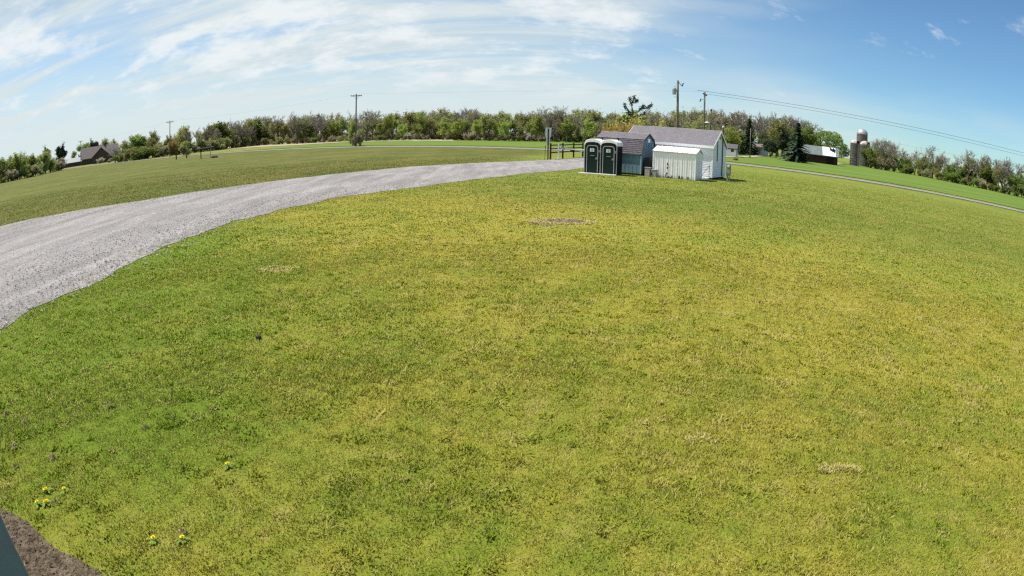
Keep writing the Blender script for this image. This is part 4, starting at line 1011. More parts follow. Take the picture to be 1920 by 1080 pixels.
def silo(px, ybase, ytop, wpx, mats, label, dist_add=0, dome=None, hood=None):
    P = ground(px, ybase); P += P.normalized() * dist_add; P.z = 0; D_ = math.hypot(P.x, P.y); H = height_at(px, ytop, D_); r = wpx * 0.97e-3 * D_ / 2
    t = empty('silo', P, -math.atan2(P.x, P.y), label, 'silo', 'old silos of the farm')
    n = int(H / 0.9); prof = []
    b = MB(); b.lathe([(r, -0.3), (r, H)], 28); wl = b.build('stave_wall', mats[0], t)
    for i in range(1, n): b = MB(); b.lathe([(r + .01, i * H / n - .05), (r + .07, i * H / n - .04), (r + .07, i * H / n + .04), (r + .01, i * H / n + .05)], 28); b.build('hoop', MAT['silo_band'], t)
    if dome == 'dome': b = MB(); b.lathe([(r * 1.05, H - .05)] + [(r * 1.05 * math.cos(a), H + r * 0.95 * math.sin(a)) for a in np.linspace(0.05, 1.5, 8)], 24); b.build('dome', mats[1], t, smooth=True)
    if dome == 'half':
        b = MB(); b.lathe([(r * 1.04, H - .05)] + [(r * 1.04 * math.cos(a), H + r * 0.72 * math.sin(a)) for a in np.linspace(0.05, 1.45, 6)], 20); b.build('cap', mats[1], t, smooth=True)
        b = MB(); b.box(r * 0.35, r * 0.95, -r * 1.08, -r * 0.4, H + 0.05, H + r * 0.55); b.build('hatch', MAT['black'], t)
    if hood: b = MB(); b.box(hood * r - .35, hood * r + .35, -r * 1.10, -r * .9, 0.2, H * .97); b.build('chute', MAT['silo_band'], t)
    return t


silo(1601.5, 311.0, 268.5, 17, (MAT['silo_concrete'], MAT['silo_cap']), 'concrete stave silo with pale half dome cap, at red barn side', dome='half', hood=0.75)
silo(1620.5, 312.5, 271.5, 18.5, (MAT['silo_green'], MAT['silo_cap']), 'mossy green grey concrete silo with open pinkish cap', dome='half')
silo(1614.5, 310.5, 251.5, 20, (MAT['silo_tile'], MAT['silo_dome']), 'tallest silo with shiny metal dome behind the other two', dist_add=16, dome='dome')
P = ground(1576, 308.5); rg = random.Random(7); bm = bmesh.new(); bmesh.ops.create_icosphere(bm, subdivisions=2, radius=1)
for v in bm.verts: v.co = Vector((v.co.x * 1.7, v.co.y * 1.0, max(v.co.z, -0.1) * 0.75)) * rg.uniform(0.85, 1.15)
me = bpy.data.meshes.new('sand_pile'); bm.to_mesh(me); bm.free(); me.materials.append(MAT['dry_grass']); o = link('sand_pile', me); o.location = P; tag(o, 'low pale sand pile between red barn and silos', 'pile')

# ------------------------------------------------------------------ houses on the left
P = at_dist(186, 303, 300); P.z = 0
gable_house('brown_house', P, R_(38), 19, 11, 3.6, 8.4, (MAT['brown_wall'], MAT['brown_roof'], MAT['brown_wall']), 'low brown house with broad brown roof beyond the road', 'house', 0.8, windows=(('f', -2, 1, 2.2, 1.3), ('f', 3, 1, 1.6, 1.3)), doors=((0.6, 1.2, 2.1),), chimney=3.0)
P = at_dist(207, 303, 285); P.z = 0
gable_house('house_wing', P, R_(128), 8, 9.0, 3.4, 7.2, (MAT['brown_wall'], MAT['brown_roof'], MAT['brown_wall']), 'dark gabled wing in front of the low brown house', 'house', 0.8, windows=(('e', 4, 1, 1.6, 1.3),))
P = at_dist(128, 316, 310); P.z = 0
gable_house('long_barn', P, R_(38), 22, 10, 2.4, 4.4, (MAT['brown_wall'], MAT['bright_roof'], MAT['brown_wall']), 'long low barn with bright metal roof beside brown house', 'barn', 0.5, windows=(('f', -4, 1, 1.2, 1.0), ('f', 4, 1, 1.2, 1.0)))

# ------------------------------------------------------------------ trees

def gen_tree(seed, nch=(8, 5, 4), ang=(48, 50, 50), ratio=(0.5, 0.55, 0.55), trunk=0.42, gnarl=0.22, up=0.10, rad=0.020, leaf=12, lsize=0.022, lsp=0.045, lev_leaf=3, tmin=0.35, stems=1, leafmix=0.0):
    rg = random.Random(seed); T = MB(); C = MB(); mx = len(nch)

    def rv(): return Vector((rg.gauss(0, 1), rg.gauss(0, 1), rg.gauss(0, 1)))

    def limb(p, d, L, r, lev):
        k = 5 if lev == 0 else 4 if lev < 3 else 2; pts = [p.copy()]
        for i in range(k):
            d = (d + rv() * gnarl * (0.35 if lev == 0 else 0.6) + Vector((0, 0, up if lev else 0))).normalized(); p = p + d * (L / k); pts.append(p.copy())
        rr = [r * (1 - 0.62 * i / k) for i in range(k + 1)]
        if lev <= 1: T.tube(pts, rr, 6 if lev == 0 else 4, 0, caps=False)
        elif lev == 2: C.tube(pts, rr, 3, 0, caps=False)
        else:
            r = max(r, 0.0026); s_ = d.cross(rv()).normalized() * r; C.add([pts[0] - s_, pts[0] + s_, pts[-1] + s_ * .4, pts[-1] - s_ * .4], [(0, 1, 2, 3)], 0)
            s_ = d.cross(s_).normalized() * r; C.add([pts[0] - s_, pts[0] + s_, pts[-1] + s_ * .4, pts[-1] - s_ * .4], [(0, 1, 2, 3)], 0)
        if lev < mx:
            for j in range(nch[lev]):
                f = rg.uniform(tmin if lev == 0 else 0.25, 1.0) if j else 1.0
                x_ = f * k; i0 = min(int(x_), k - 1); q_ = pts[i0].lerp(pts[i0 + 1], x_ - i0)
                ax = d.cross(rv()).normalized(); a_ = R_(ang[lev]) * rg.uniform(0.55, 1.25) * (0.35 if j == 0 else 1)
                dd = Matrix.Rotation(a_, 3, ax) @ d
                limb(q_, dd, L * ratio[lev] * rg.uniform(0.7, 1.25) * (1.15 - 0.35 * f if lev == 0 else 1), rr[i0] * 0.66, lev + 1)
        if lev >= lev_leaf and leaf:
            for j in range(leaf):
                q_ = pts[0].lerp(pts[-1], rg.uniform(0.2, 1.1)) + rv() * lsp * 0.5; s_ = lsize * rg.uniform(0.6, 1.5)
                a_ = rv().normalized() * s_; b_ = a_.cross(rv()).normalized() * s_ * rg.uniform(0.5, 1.0)
                C.add([q_ - a_, q_ + b_, q_ + a_, q_ - b_], [(0, 1, 2, 3)], 1)
    for s_i in range(stems):
        d0 = Vector((0, 0, 1)) if stems == 1 else Vector((rg.gauss(0, .45), rg.gauss(0, .45), 1)).normalized()
        limb(Vector((rg.gauss(0, .03) * (stems > 1), rg.gauss(0, .03) * (stems > 1), -0.01)), d0, trunk * (1 if stems == 1 else rg.uniform(.7, 1.2)), rad, 0)
    zs = sorted(v_[2] for v_ in C.v); zt = zs[int(len(zs) * 0.996)]; k = 1 / zt
    xs = sorted(abs(v_[0]) for v_ in C.v); wide = xs[int(len(xs) * 0.97)] * k
    for q_ in (T, C): q_.v = [(a_ * k, b_ * k, c_ * k) for a_, b_, c_ in q_.v]
    return T, C, wide


def gen_spruce(seed, layers=26):
    rg = random.Random(seed); T = MB(); C = MB(); T.tube([(0, 0, -0.01), (0, 0, 0.5), (0, 0, 0.99)], [0.022, 0.014, 0.002], 6, caps=False)
    for i in range(layers):
        z = 0.08 + 0.90 * i / layers; rr = 0.25 * (1 - z) ** 0.85 + 0.012; n_ = 9 if z < 0.7 else 6
        for j in range(n_):
            a_ = 2 * math.pi * (j + rg.random()) / n_; L_ = rr * rg.uniform(0.65, 1.2); dx, dy = math.cos(a_), math.sin(a_)
            for m_ in range(5):
                f = (m_ + 0.6) / 5; w_ = 0.035 * (1.25 - f) * rg.uniform(0.8, 1.4); c_ = Vector((dx * L_ * f, dy * L_ * f, z - 0.10 * L_ / 0.25 * f + rg.gauss(0, .006)))
                s_ = Vector((-dy, dx, 0)) * w_; u_ = Vector((dx, dy, -0.35)) * L_ * 0.22
                C.add([c_ - u_ - s_ * .5, c_ - s_, c_ + u_ + Vector((0, 0, -.012)), c_ + s_ + Vector((0, 0, -.015))], [(0, 1, 2, 3)], 1)
    return T, C, 0.25


def gen_dome(seed, lobes=34, per=210, ls=0.017):
    """broad dense crown: limbs that end in leafy lobes packed over a dome"""
    rg = random.Random(seed); T = MB(); C = MB(); T.tube([(0, 0, -0.01), (0.01, 0, 0.12), (0, 0.01, 0.3)], [0.045, 0.036, 0.03], 8, caps=False)
    for i in range(lobes):
        a_ = i * 2.39996 + rg.uniform(-.3, .3); h = (i + .5) / lobes; el = math.asin(min(1, h)); rr = 0.44 * math.cos(el * 0.92) * rg.uniform(.8, 1.08)
        c_ = Vector((rr * math.cos(a_), rr * math.sin(a_), 0.24 + 0.62 * h * rg.uniform(.92, 1.06))); q_ = rg.uniform(0.09, 0.15)
        T.tube([(0, 0.005, 0.25), c_ * 0.5 + Vector((0, 0, 0.10)), c_], [0.016, 0.010, 0.003], 4, caps=False)
        for j in range(per):
            d_ = Vector((rg.gauss(0, 1), rg.gauss(0, 1), rg.gauss(0, 1))).normalized(); p_ = c_ + Vector((d_.x, d_.y, d_.z * .75)) * q_ * rg.uniform(0.45, 1.08) ** 0.7
            if p_.z < 0.10: continue
            s_ = ls * rg.uniform(.6, 1.4); u_ = Vector((rg.gauss(0, 1), rg.gauss(0, 1), rg.gauss(0, 1))).normalized() * s_; v_ = u_.cross(Vector((rg.gauss(0, 1), rg.gauss(0, 1), rg.gauss(0, 1)))).normalized() * s_ * .8
            C.add([p_ - u_, p_ + v_, p_ + u_, p_ - v_], [(0, 1, 2, 3)], 1)
    return T, C, 0.5


PROTO = {}


def proto(key, gen, bark, leafm):
    T, C, wd = gen; PROTO[key] = (T.mesh('trunk', MAT[bark]), C.mesh('crown', [MAT['twig' if bark == 'bark' else bark], MAT[leafm]]), wd)


for s in range(3): proto(f'bare{s}', gen_tree(10 + s, (8, 5, 5, 5), (48, 44, 45, 42), (0.74, 0.60, 0.56, .62), 0.40, 0.24, 0.08, 0.030, 1, 0.007, 0.006, 4), 'bark', 'leaf_bud')
for s in range(3): proto(f'fresh{s}', gen_tree(20 + s, (8, 6, 4), (42, 48, 50), (0.52, 0.5, 0.55), 0.55, 0.22, 0.12, 0.020, 12, 0.017, 0.06, 2), 'bark', 'leaf_fresh')
for s in range(3): proto(f'olive{s}', gen_tree(30 + s, (9, 6, 4), (40, 46, 50), (0.5, 0.52, 0.55), 0.55, 0.22, 0.12, 0.020, 11, 0.014, 0.06, 2), 'bark', 'leaf_olive')
for s in range(2): proto(f'bud{s}', gen_tree(40 + s, (9, 6, 5), (38, 44, 48), (0.52, 0.5, 0.55), 0.6, 0.22, 0.14, 0.020, 7, 0.010, 0.028, 2), 'bark', 'leaf_bud')
for s in range(2): proto(f'green{s}', gen_tree(50 + s, (9, 6, 5), (50, 50, 50), (0.55, 0.52, 0.52), 0.42, 0.22, 0.08, 0.024, 15, 0.017, 0.06, 2), 'bark', 'leaf_green')
proto('round0', gen_dome(61), 'bark', 'leaf_green')
for s in range(2): proto(f'spruce{s}', gen_spruce(70 + s), 'bark_dark', 'leaf_spruce')
for s, lm_ in enumerate(('leaf_olive', 'leaf_bud', 'leaf_green', 'leaf_orange', 'leaf_yellow', 'leaf_blossom', 'leaf_fresh')): proto(f'shrub{s}', gen_tree(80 + s, (6, 5, 4), (35, 45, 50), (0.6, 0.6, 0.55), 0.5, 0.25, 0.12, 0.018, 7, 0.026, 0.08, 2, 0.15, stems=5), 'bark', lm_)
for s in range(1): proto('dark0', gen_tree(91, (9, 6, 5), (45, 50, 50), (0.5, 0.5, 0.52), 0.5, 0.22, 0.08, 0.024, 12, 0.02, 0.05, 2), 'bark_dark', 'leaf_spruce')

TR = random.Random(77)


def plant(kind, px, ytop, ybase, label, group, back=0.0, cat='tree', name=None, wscale=1.0, wpx=None):
    P = ground(px, ybase)
    if back: u_ = Vector((P.x, P.y, 0)).normalized(); P = P + u_ * back; P.z = float(hz(P.x, P.y))
    D_ = math.hypot(P.x, P.y); H = max(0.6, height_at(px, ytop, D_) - P.z)
    T_, C_, wd = PROTO[kind]
    if wpx: wscale = wpx * 0.95e-3 * D_ / (2 * wd * H)
    g = empty(name or ('shrub' if cat == 'shrub' else 'tree'), P, TR.uniform(0, 6.28), label, cat, group)
    g.scale = (H * wscale, H * wscale, H)
    link('stem' if cat == 'shrub' else 'trunk', T_, g); link('foliage' if cat == 'shrub' else 'crown', C_, g)
    return g


def prof(pts):
    xs, ys = [p_[0] for p_ in pts], [p_[1] for p_ in pts]; return lambda x_: float(np.interp(x_, xs, ys))


topy = prof([(0, 300), (28, 291), (60, 289), (125, 284), (195, 261), (240, 262), (277, 250), (310, 243), (357, 237), (406, 233), (449, 228), (505, 222), (557, 217), (613, 217), (652, 221), (720, 217), (753, 212), (797, 213), (828, 205), (886, 205), (925, 213), (968, 212), (1024, 211), (1081, 205), (1135, 208), (1248, 213), (1345, 211), (1440, 217), (1500, 226), (1560, 240), (1661, 268), (1715, 281), (1746, 276), (1767, 296), (1813, 283), (1859, 293), (1920, 305), (1990, 320)])
basey = prof([(-40, 352), (0, 344), (50, 334), (105, 321), (215, 306), (330, 291), (480, 273.5), (640, 266.5), (797, 262), (957, 265), (1081, 267), (1200, 270), (1360, 288), (1500, 299), (1610, 312), (1711, 328), (1822, 350), (1920, 372), (1990, 392)])
LBL = {
    'bare': 'leafless grey tree with fine branches', 'fresh': 'tree in fresh yellow green spring leaf',
    'olive': 'tree in thin olive green spring leaf', 'bud': 'slender brownish tree just budding', 'green': 'full mid green leafy tree'}
nb = {'bare': 3, 'fresh': 3, 'olive': 3, 'bud': 2, 'green': 2}


LM = [(60, 'left of long barn'), (140, 'behind long barn'), (215, 'behind brown house'), (300, 'right of the brown house'), (365, 'behind the shelter pole'), (430, 'behind the open shelter'), (520, 'between open shelter and bare oak'), (600, 'by the bare oak'), (655, 'left of the roadside pole'), (700, 'behind the roadside pole'), (790, 'right of the roadside pole'), (900, 'between roadside pole and road sign'), (1000, 'left of the road sign'), (1060, 'behind road sign and barrier'), (1110, 'behind rail fence and toilets'), (1180, 'behind the blue shed'), (1260, 'behind the ragged pine'), (1310, 'behind the transformer pole'), (1350, 'behind white shed gable'), (1400, 'behind the farmhouse'), (1450, 'behind the farm garage'), (1520, 'behind red barn'), (1640, 'beside the silos'), (1700, 'first past the silos'), (1770, 'in mid row past the silos'), (1840, 'near the drooping bare tree'), (9999, 'near the heavy trunked tree')]


def lm(x_): return next(w_ for k_, w_ in LM if x_ < k_)


def wood(x0, x1, step, mix, zone, group, back=(0, 8), hs=(0.85, 1.08), yb=0.0):
    x = x0
    while x < x1:
        k = TR.choices(list(mix), list(mix.values()))[0]; yb_ = basey(x) + yb; yt_ = topy(x)
        yt2 = yb_ - (yb_ - yt_) * TR.uniform(*hs)
        plant(k + str(TR.randrange(nb[k])), x, yt2, yb_, LBL[k] + ' ' + zone + lm(x), group, TR.uniform(*back), wscale=TR.uniform(0.9, 1.35))
        x += step * TR.uniform(0.65, 1.35)


def shrubs(x0, x1, step, kinds, hpx, zone, group, back=(0, 3)):
    nm = {0: 'olive leafing shrub', 1: 'brown twiggy shrub', 2: 'mid green shrub', 5: 'pale blossoming shrub', 6: 'light green shrub', 3: 'orange leaved shrub', 4: 'yellow shrub'}
    x = x0
    while x < x1:
        k = TR.choice(kinds); yb_ = basey(x); plant(f'shrub{k}', x, yb_ - TR.uniform(*hpx), yb_, nm[k] + ' ' + zone + lm(x), group, TR.uniform(*back), 'shrub', wscale=TR.uniform(1.0, 1.6)); x += step * TR.uniform(0.6, 1.4)


gl, gc, gr, gf = 'trees left of the wood along the road', 'trees of the wood beyond the crop field', 'tree row right of the silos', 'trees around the farm'
# left row, beyond the road
wood(-25, 90, 7, {'olive': 3, 'fresh': 1, 'bud': 1, 'green': 4}, 'in the hedgerow ', gl, (2, 14), (0.85, 1.12))
shrubs(-20, 118, 7, (0, 1, 2, 1), (14, 26), 'in the hedgerow ', 'hedgerow shrubs left of long barn')
wood(216, 345, 8.0, {'olive': 3, 'bud': 2, 'bare': 2, 'green': 2}, '', gl, (5, 30), (0.6, 1.08))
wood(335, 490, 8, {'olive': 4, 'bare': 2, 'green': 2, 'bud': 1}, '', gl, (4, 26), (0.6, 1.08))
shrubs(228, 480, 9, (0, 1, 2, 0), (13, 25), 'at the wood foot ', 'shrubs at the wood foot behind the open shelter', (0, 4))
# wood, three ranks deep
wood(478, 800, 11, {'olive': 4, 'bare': 2, 'fresh': 2, 'bud': 1, 'green': 1}, 'at wood edge ', gc, (3, 20), (0.5, 1.08))
wood(470, 800, 12, {'bud': 2, 'bare': 4, 'olive': 2}, 'deep in wood ', gc, (25, 55), (0.82, 1.14))
wood(795, 1180, 10, {'olive': 5, 'bud': 2, 'bare': 1, 'fresh': 3}, 'at wood edge ', gc, (2, 18), (0.42, 1.04))
wood(795, 1345, 7.5, {'bud': 3, 'bare': 3, 'olive': 4}, 'deep in wood ', gc, (25, 60), (0.82, 1.1))
wood(1180, 1345, 10, {'olive': 3, 'bud': 2, 'bare': 1}, 'at wood edge ', gc, (0, 15), (0.7, 0.95))
shrubs(485, 1100, 15, (1, 0, 1, 2), (7, 15), 'at wood foot ', 'shrubs at the foot of the wood')
shrubs(480, 1350, 8, (1, 1, 0), (14, 26), 'deep in wood ', 'thicket shrubs deep in the wood', (14, 40))
shrubs(225, 480, 9, (1, 0, 2), (12, 24), 'deep behind ', 'thicket shrubs deep in the wood', (14, 40))
for (x_, yt_, k) in ((753, 232, 'fresh0'), (783, 233, 'fresh1'), (830, 226, 'fresh2'), (858, 223, 'fresh0'), (893, 225, 'fresh1'), (955, 226, 'fresh2'), (995, 228, 'fresh0'), (1062, 222, 'fresh1'), (1098, 224, 'fresh2')):
    plant(k, x_, yt_, basey(x_) + 0.5, 'small bright green young tree at the crop field edge', 'young green trees at the crop field edge', 0)
for (x_, yt_, k, lab) in ((557, 211, 'bare0', 'broad bare oak standing out in front of the wood, left of the roadside shrub'), (686, 207, 'bare1', 'broad rounded bare tree just beside the pole with the shrub'), (1046, 199, 'bare2', 'tall bare tree above the wood behind the road sign'), (1290, 207, 'bare0', 'bare spreading tree between the two poles behind white shed'), (449, 226, 'bare2', 'dead leafless snag above the trees behind the open shelter')):
    plant(k, x_, yt_, basey(x_), lab, gc, -3 if x_ in (557, 686) else 6, wscale=1.3)
for (x_, h_, k) in ((770, 15, 5), (880, 16, 5), (990, 15, 5)): plant(f'shrub{k}', x_, basey(x_) - h_, basey(x_), 'pale blossoming shrub at the crop field edge', 'blossoming shrubs at the crop field edge', 0, 'shrub', wscale=1.4)
# roadside shrub round the pole
plant('shrub1', 666, 250, 274.6, 'low twiggy brown shrub growing round the roadside pole', 'roadside shrubs', -1.5, 'shrub', wscale=0.9)
plant('shrub6', 661, 227, 274.2, 'slender light green shrub behind the roadside pole', 'roadside shrubs', 1.5, 'shrub', wscale=0.5)
plant('shrub0', 676, 243, 274.2, 'olive shrub at the right of the roadside pole base', 'roadside shrubs', 1, 'shrub', wscale=0.6)
for (x_, yt_) in ((300, 268), (322, 263), (345, 266)): plant('shrub0' if x_ != 322 else 'shrub3', x_, yt_, 292.5, 'broad olive brown shrub in front of shelter pole' if x_ != 322 else 'broad orange brown shrub round the shelter pole', 'shrubs by the shelter pole', 4, 'shrub', wscale=1.0)
for (x_, yt_, k, lab) in ((85, 277, 'dark0', 'dark evergreen tree at the left end of the long barn'), (115, 271, 'dark0', 'dark evergreen tree behind the bright roofed barn'), (180, 262, 'dark0', 'dark ragged pine behind the low brown house'), (198, 259, 'olive0', 'tall olive tree behind the brown house wing'), (165, 268, 'green1', 'green tree behind the brown house ridge'), (212, 261, 'olive2', 'olive tree right behind the brown house chimney'), (140, 283, 'olive1', 'low olive tree between long barn and brown house')):
    P_ = plant(k, x_, yt_, basey(x_) - 4.5, lab, 'trees around the brown house', 20 if x_ < 150 else 10)
for (x_, yt_, yb_, k, lab) in ((103, 296, 321.5, 'shrub0', 'rounded olive shrub at the road edge before long barn'), (187, 296, 307.5, 'shrub5', 'pale round blossoming shrub before the brown house'), (205, 297, 306, 'shrub1', 'brown shrub before the house wing'), (222, 290, 305, 'shrub2', 'green shrub right of the house wing')):
    plant(k, x_, yt_, yb_, lab, 'shrubs around the brown house', 4, 'shrub', wscale=1.2)
# farm
wood(1335, 1510, 10, {'bare': 5, 'bud': 1}, 'tall ', gf, (25, 50), (0.95, 1.08))
wood(1345, 1500, 13, {'fresh': 2, 'olive': 3}, 'low ', gf, (10, 22), (0.5, 0.72))
for (x_, yt_, yb_, k, ws, lab) in ((1377, 243, 291.5, 'fresh0', 1.2, 'yellow green tree beside the farmhouse'), (1403, 219, 291, 'spruce0', 1.45, 'tall dark spruce behind the slim pole'), (1390, 255, 291.5, 'spruce1', 1.5, 'short broad dark spruce next to tall spruce'), (1494, 226, 305.5, 'spruce1', 1.75, 'tall dark spruce before the red barn end'), (1470, 226, 299, 'olive1', 1.4, 'broad olive tree between garage and red barn'), (1444, 262, 295.5, 'dark0', 1.7, 'dark low evergreen beside the open garage'), (1455, 268, 297, 'dark0', 1.5, 'dark low evergreen between garage and barn'), (1515, 238, 301, 'green0', 1.2, 'green tree behind red barn'), (1481, 248, 303.0, 'dark0', 1.5, 'dark evergreen below the tall spruce at red barn')):
    plant(k, x_, yt_, yb_, lab, gf, 3, wscale=ws)
plant('round0', 1553, 239, 305, 'big broad rounded green tree behind red barn', gf, 16, wpx=70)
# right tree row
wood(1632, 1990, 11, {'olive': 3, 'green': 4, 'bud': 1}, 'low in row ', gr, (1, 10), (0.45, 0.80))
wood(1640, 1990, 19, {'bare': 5, 'bud': 2}, 'rising above row ', gr, (6, 18), (0.9, 1.08))
shrubs(1632, 1990, 12, (0, 2, 1), (11, 24), 'at row foot ', 'shrubs along the right tree row')
for (x_, yt_, lab) in ((1661, 262, 'bare spreading tree next to the silos'), (1746, 273, 'bare upright tree in the gap of the right row'), (1813, 281, 'broad bare tree with drooping limb in the right row'), (1880, 294, 'heavy trunked bare tree at the end of the right row')): plant('bare' + str(TR.randrange(3)), x_, yt_, basey(x_), lab, gr, 2, wscale=1.2)
# pine with a wind-broken top behind the sheds, built limb by limb
P = at_dist(1186, 262, 66); P.z = 0; D_ = 66.0
g = empty('pine_tree', P, -math.atan2(P.x, P.y), 'ragged pine with thin upturned limbs rising behind the sheds', 'tree')
sx_ = 0.955e-3 * D_; zz_ = lambda yp: height_at(1186, yp, D_); T = MB(); C = MB(); rg = random.Random(12)


def L3(pts, dep): return [Vector(((x_ - 1186) * sx_, dep * i / max(1, len(pts) - 1), zz_(y_))) for i, (x_, y_) in enumerate(pts)]


T.tube([Vector((0, 0, 0))] + L3([(1186, 240), (1187, 222), (1185, 208), (1183, 196), (1185, 188)], 0.0), [0.17, 0.14, 0.11, 0.08, 0.05, 0.03], 7)
limbs = [([(1185, 212), (1178, 208), (1172, 202), (1171, 195)], 0.8), ([(1183, 197), (1180, 190), (1181, 183)], -0.4), ([(1185, 192), (1187, 186), (1188, 180)], 0.4), ([(1186, 193), (1191, 190), (1193, 187)], 0.6), ([(1186, 212), (1196, 208), (1202, 201), (1203, 199)], -0.8), ([(1200, 203), (1209, 202), (1214, 199), (1217, 195.5)], -1.2), ([(1187, 218), (1180, 214), (1175, 210)], 1.2), ([(1187, 219), (1198, 216), (1207, 211)], 0.9), ([(1187, 226), (1176, 223), (1169, 220)], -1.0), ([(1187, 228), (1197, 225), (1206, 221)], -1.3), ([(1187, 234), (1174, 231), (1166, 229)], 0.9), ([(1187, 236), (1200, 233), (1210, 230)], 1.0), ([(1186, 243), (1172, 241), (1163, 240)], -.7)]
for pts, dep in limbs:
    q_ = L3(pts, dep); T.tube(q_, [0.05 * (1 - .7 * i / (len(q_) - 1)) for i in range(len(q_))], 5)
    for i in range(len(q_) - 1):
        for j in range(60):
            f = rg.random(); c_ = q_[i].lerp(q_[i + 1], f) + Vector((rg.gauss(0, .10), rg.gauss(0, .16), rg.gauss(0.02, .10)))
            a_ = Vector((rg.gauss(0, 1), rg.gauss(0, 1), rg.gauss(0.4, 1))).normalized() * rg.uniform(.07, .16); b_ = a_.cross(Vector((rg.gauss(0, 1), rg.gauss(0, 1), rg.gauss(0, 1)))).normalized() * 0.045
            if i == 0 and rg.random() < .5: continue
            C.add([c_ - a_, c_ + b_, c_ + a_, c_ - b_], [(0, 1, 2, 3)])
T.build('trunk', MAT['bark_dark'], g); C.build('crown', MAT['leaf_spruce'], g, fix=False)
for (x_, yt_, k, dd, lab) in ((1158, 226, 'shrub3', 60, 'orange leaved shrub left of the ragged pine'), (1172, 221, 'shrub4', 63, 'yellow orange shrub right under the ragged pine'), (1198, 224, 'shrub0', 64, 'olive shrub right of the ragged pine'), (1218, 229, 'shrub4', 62, 'bright yellow shrub behind the white shed ridge'), (1147, 233, 'shrub3', 58, 'low orange shrub above the toilets')):
    T_, C_, wd = PROTO[k]; P = at_dist(x_, 262, dd); P.z = 0; H = height_at(x_, yt_, dd); s_ = empty('shrub', P, TR.uniform(0, 6), lab, 'shrub', 'coloured shrubs behind the sheds'); s_.scale = (H * .9, H * .9, H); link('stem', T_, s_); link('foliage', C_, s_)
P = ground(1378, 301.5); T_, C_, wd = PROTO['shrub4']; s_ = empty('flower_clump', P, 0, 'small clump of yellow flowers at the roadside past white shed', 'flowers'); s_.scale = (1.1, 1.1, .55); link('stem', T_, s_); link('foliage', C_, s_)

# ------------------------------------------------------------------ near things: steel post, dandelions, weeds
azp = math.atan2(-3.28, 1.91); pd = 0.95; e_ = Vector((math.sin(azp), math.cos(azp), 0)); n_ = Vector((-e_.y, e_.x, 0))
if n_.x > 0: n_ = -n_
c_ = e_ * pd + n_ * 0.085
g = empty('steel_post', (c_.x, c_.y, 0), math.atan2(e_.y, e_.x), 'blue grey steel post standing in the bare soil', 'post')
b = MB(); b.box(-0.085, 0.085, -0.085, 0.085, 0.015, 2.35); b.build('post', MAT['steel_blue'], g, bevel=0.008)
b = MB(); b.box(-0.15, 0.15, -0.15, 0.15, 0, 0.015); b.build('base_plate', MAT['steel_blue'], g)
b = MB(); b.box(-0.095, 0.095, -0.095, 0.095, 2.35, 2.37); b.build('cap', MAT['steel_blue'], g)
for z_ in (0.25, 0.55, 0.9, 1.3): b = MB(); b.lathe([(0.008, 0), (0.006, 0.006), (0.001, 0.007)], 8); o = b.build('rivet', MAT['black'], g); o.location = (0.087, -0.06 + .03 * (z_ % .3), z_); o.rotation_euler = (0, R_(90), 0)


def dandelion(px, py, label, heads=1, seed=0, leaves=8):
    P = ground(px, py); rg = random.Random(seed); g = empty('dandelion', (P.x, P.y, 0), rg.uniform(0, 6), label, 'dandelion', 'dandelions in the lawn')
    if leaves:
        b = MB()
        for i in range(leaves):
            a_ = 6.283 * i / leaves + rg.uniform(-.3, .3); L_ = rg.uniform(.045, .08); d_ = Vector((math.cos(a_), math.sin(a_), 0)); s_ = Vector((-d_.y, d_.x, 0)); z_ = Vector((0, 0, 1))
            pts = [d_ * 0 + z_ * .01, d_ * L_ * .35 + s_ * .012 + z_ * .022, d_ * L_ * .6 + s_ * .007 + z_ * .026, d_ * L_ * .75 + s_ * .014 + z_ * .024, d_ * L_ + z_ * .014, d_ * L_ * .75 - s_ * .014 + z_ * .024, d_ * L_ * .6 - s_ * .007 + z_ * .026, d_ * L_ * .35 - s_ * .012 + z_ * .022]
            b.add(pts, [tuple(range(8))])
        b.build('leaf_rosette', MAT['dandelion_leaf'], g, fix=False)
    for h_ in range(heads):
        x_, y_ = (rg.uniform(-.04, .04), rg.uniform(-.04, .04)) if heads > 1 else (0, 0); z_ = rg.uniform(.032, .05)
        b = MB(); b.tube([(x_ * .3, y_ * .3, 0), (x_, y_, z_)], 0.003, 5); b.build('stalk', MAT['stem'], g)
        b = MB()
        for k in range(3):
            r_ = .017 - .005 * k; n2 = 14 - 2 * k
            for i in range(n2):
                a_ = 6.283 * (i + rg.random()) / n2; d_ = Vector((math.cos(a_), math.sin(a_), 0)); s_ = Vector((-d_.y, d_.x, 0)) * .0042; c0 = Vector((x_, y_, z_ + .002 * k))
                b.add([c0 - s_ * .4, c0 + d_ * r_ - s_ + Vector((0, 0, .003 + .004 * k)), c0 + d_ * r_ * 1.1 + Vector((0, 0, .003 + .004 * k)), c0 + d_ * r_ + s_ + Vector((0, 0, .003 + .004 * k)), c0 + s_ * .4], [(0, 1, 2, 3, 4)])
        b.build('flower_head', MAT['dandelion'], g, fix=False)


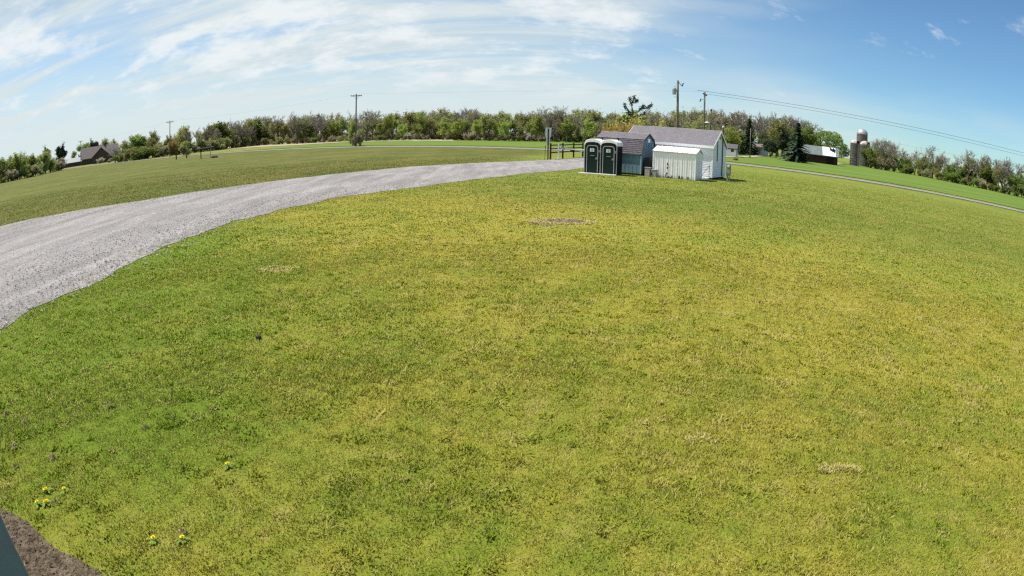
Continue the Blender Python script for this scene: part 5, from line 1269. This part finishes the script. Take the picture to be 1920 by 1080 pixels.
for i, (x_, y_, n_h, lab) in enumerate(((428, 876, 1, 'lone dandelion in open lawn, away from the soil strip'), (290, 1016, 1, 'dandelion near the right end of the soil strip, paired with a leafy one'), (344, 1015, 1, 'dandelion with dark leaves, paired beside another near soil strip end'), (90, 922, 2, 'dandelion cluster with two heads nearest the soil strip'), (88, 946, 2, 'low dandelion cluster right at the soil strip edge'), (122, 922, 1, 'single dandelion beside the two headed cluster'), (72, 948, 1, 'tiny dandelion half hidden at the soil edge'), (68, 635, 1, 'small dandelion close to the gravel drive'))): dandelion(x_, y_, lab, n_h, 100 + i, 9)


def weed(px, py, s, label, seed, mname='dead_leaf'):
    P = ground(px, py); rg = random.Random(seed); g = empty('withered_weed', (P.x, P.y, 0), 0, label, 'weed', 'withered weeds in the lawn')
    for k, (mn, nn) in enumerate(((mname, 9), ('dry_weed', 7), ('dandelion_leaf', 4))):
        b = MB()
        for i in range(nn):
            a_ = rg.uniform(0, 6.283); L_ = s * rg.uniform(.4, 1); d_ = Vector((math.cos(a_), math.sin(a_), rg.uniform(0, .5))); s_ = Vector((-d_.y, d_.x, 0)) * s * .10; o_ = Vector((rg.gauss(0, .25) * s, rg.gauss(0, .25) * s, .012))
            b.add([o_, o_ + d_ * L_ * .5 + s_ + Vector((0, 0, .02)), o_ + d_ * L_, o_ + d_ * L_ * .5 - s_ + Vector((0, 0, .025))], [(0, 1, 2, 3)])
        tag(b.build(('dead_leaves', 'dry_stalks', 'green_leaves')[k], MAT[mn], g, fix=False), kind='stuff')


for i, (x_, y_, s_, lab) in enumerate(((28, 842, .09, 'brown withered weed clump by the left soil strip, upper one'), (103, 860, .075, 'brown withered weed with stalks in the green grass by soil strip'), (10, 778, .09, 'brown withered weed patch farthest up from the soil strip'), (50, 790, .07, 'straw coloured withered weed next to a brown patch'), (205, 765, .075, 'pale withered weed alone in the green grass'), (275, 804, .055, 'small brown withered weed in the green lawn'), (30, 878, .055, 'dark withered weed just above the soil strip'), (345, 1003, .06, 'dark leafy withered weed behind the paired dandelion'), (110, 945, .06, 'withered weed beside the dandelion clusters'))): weed(x_, y_, s_, lab, 200 + i)
for i, (x_, y_) in enumerate(((485, 636),)):
    P = ground(x_, y_); b = MB(); b.lathe([(0.01, 0), (0.045, 0.012), (0.04, 0.05), (0.01, 0.06)], 9); o = b.build('dark_stone', MAT['bark_dark']); o.location = (P.x, P.y, 0.0); tag(o, 'small dark stone lying in the green lawn', 'stone')
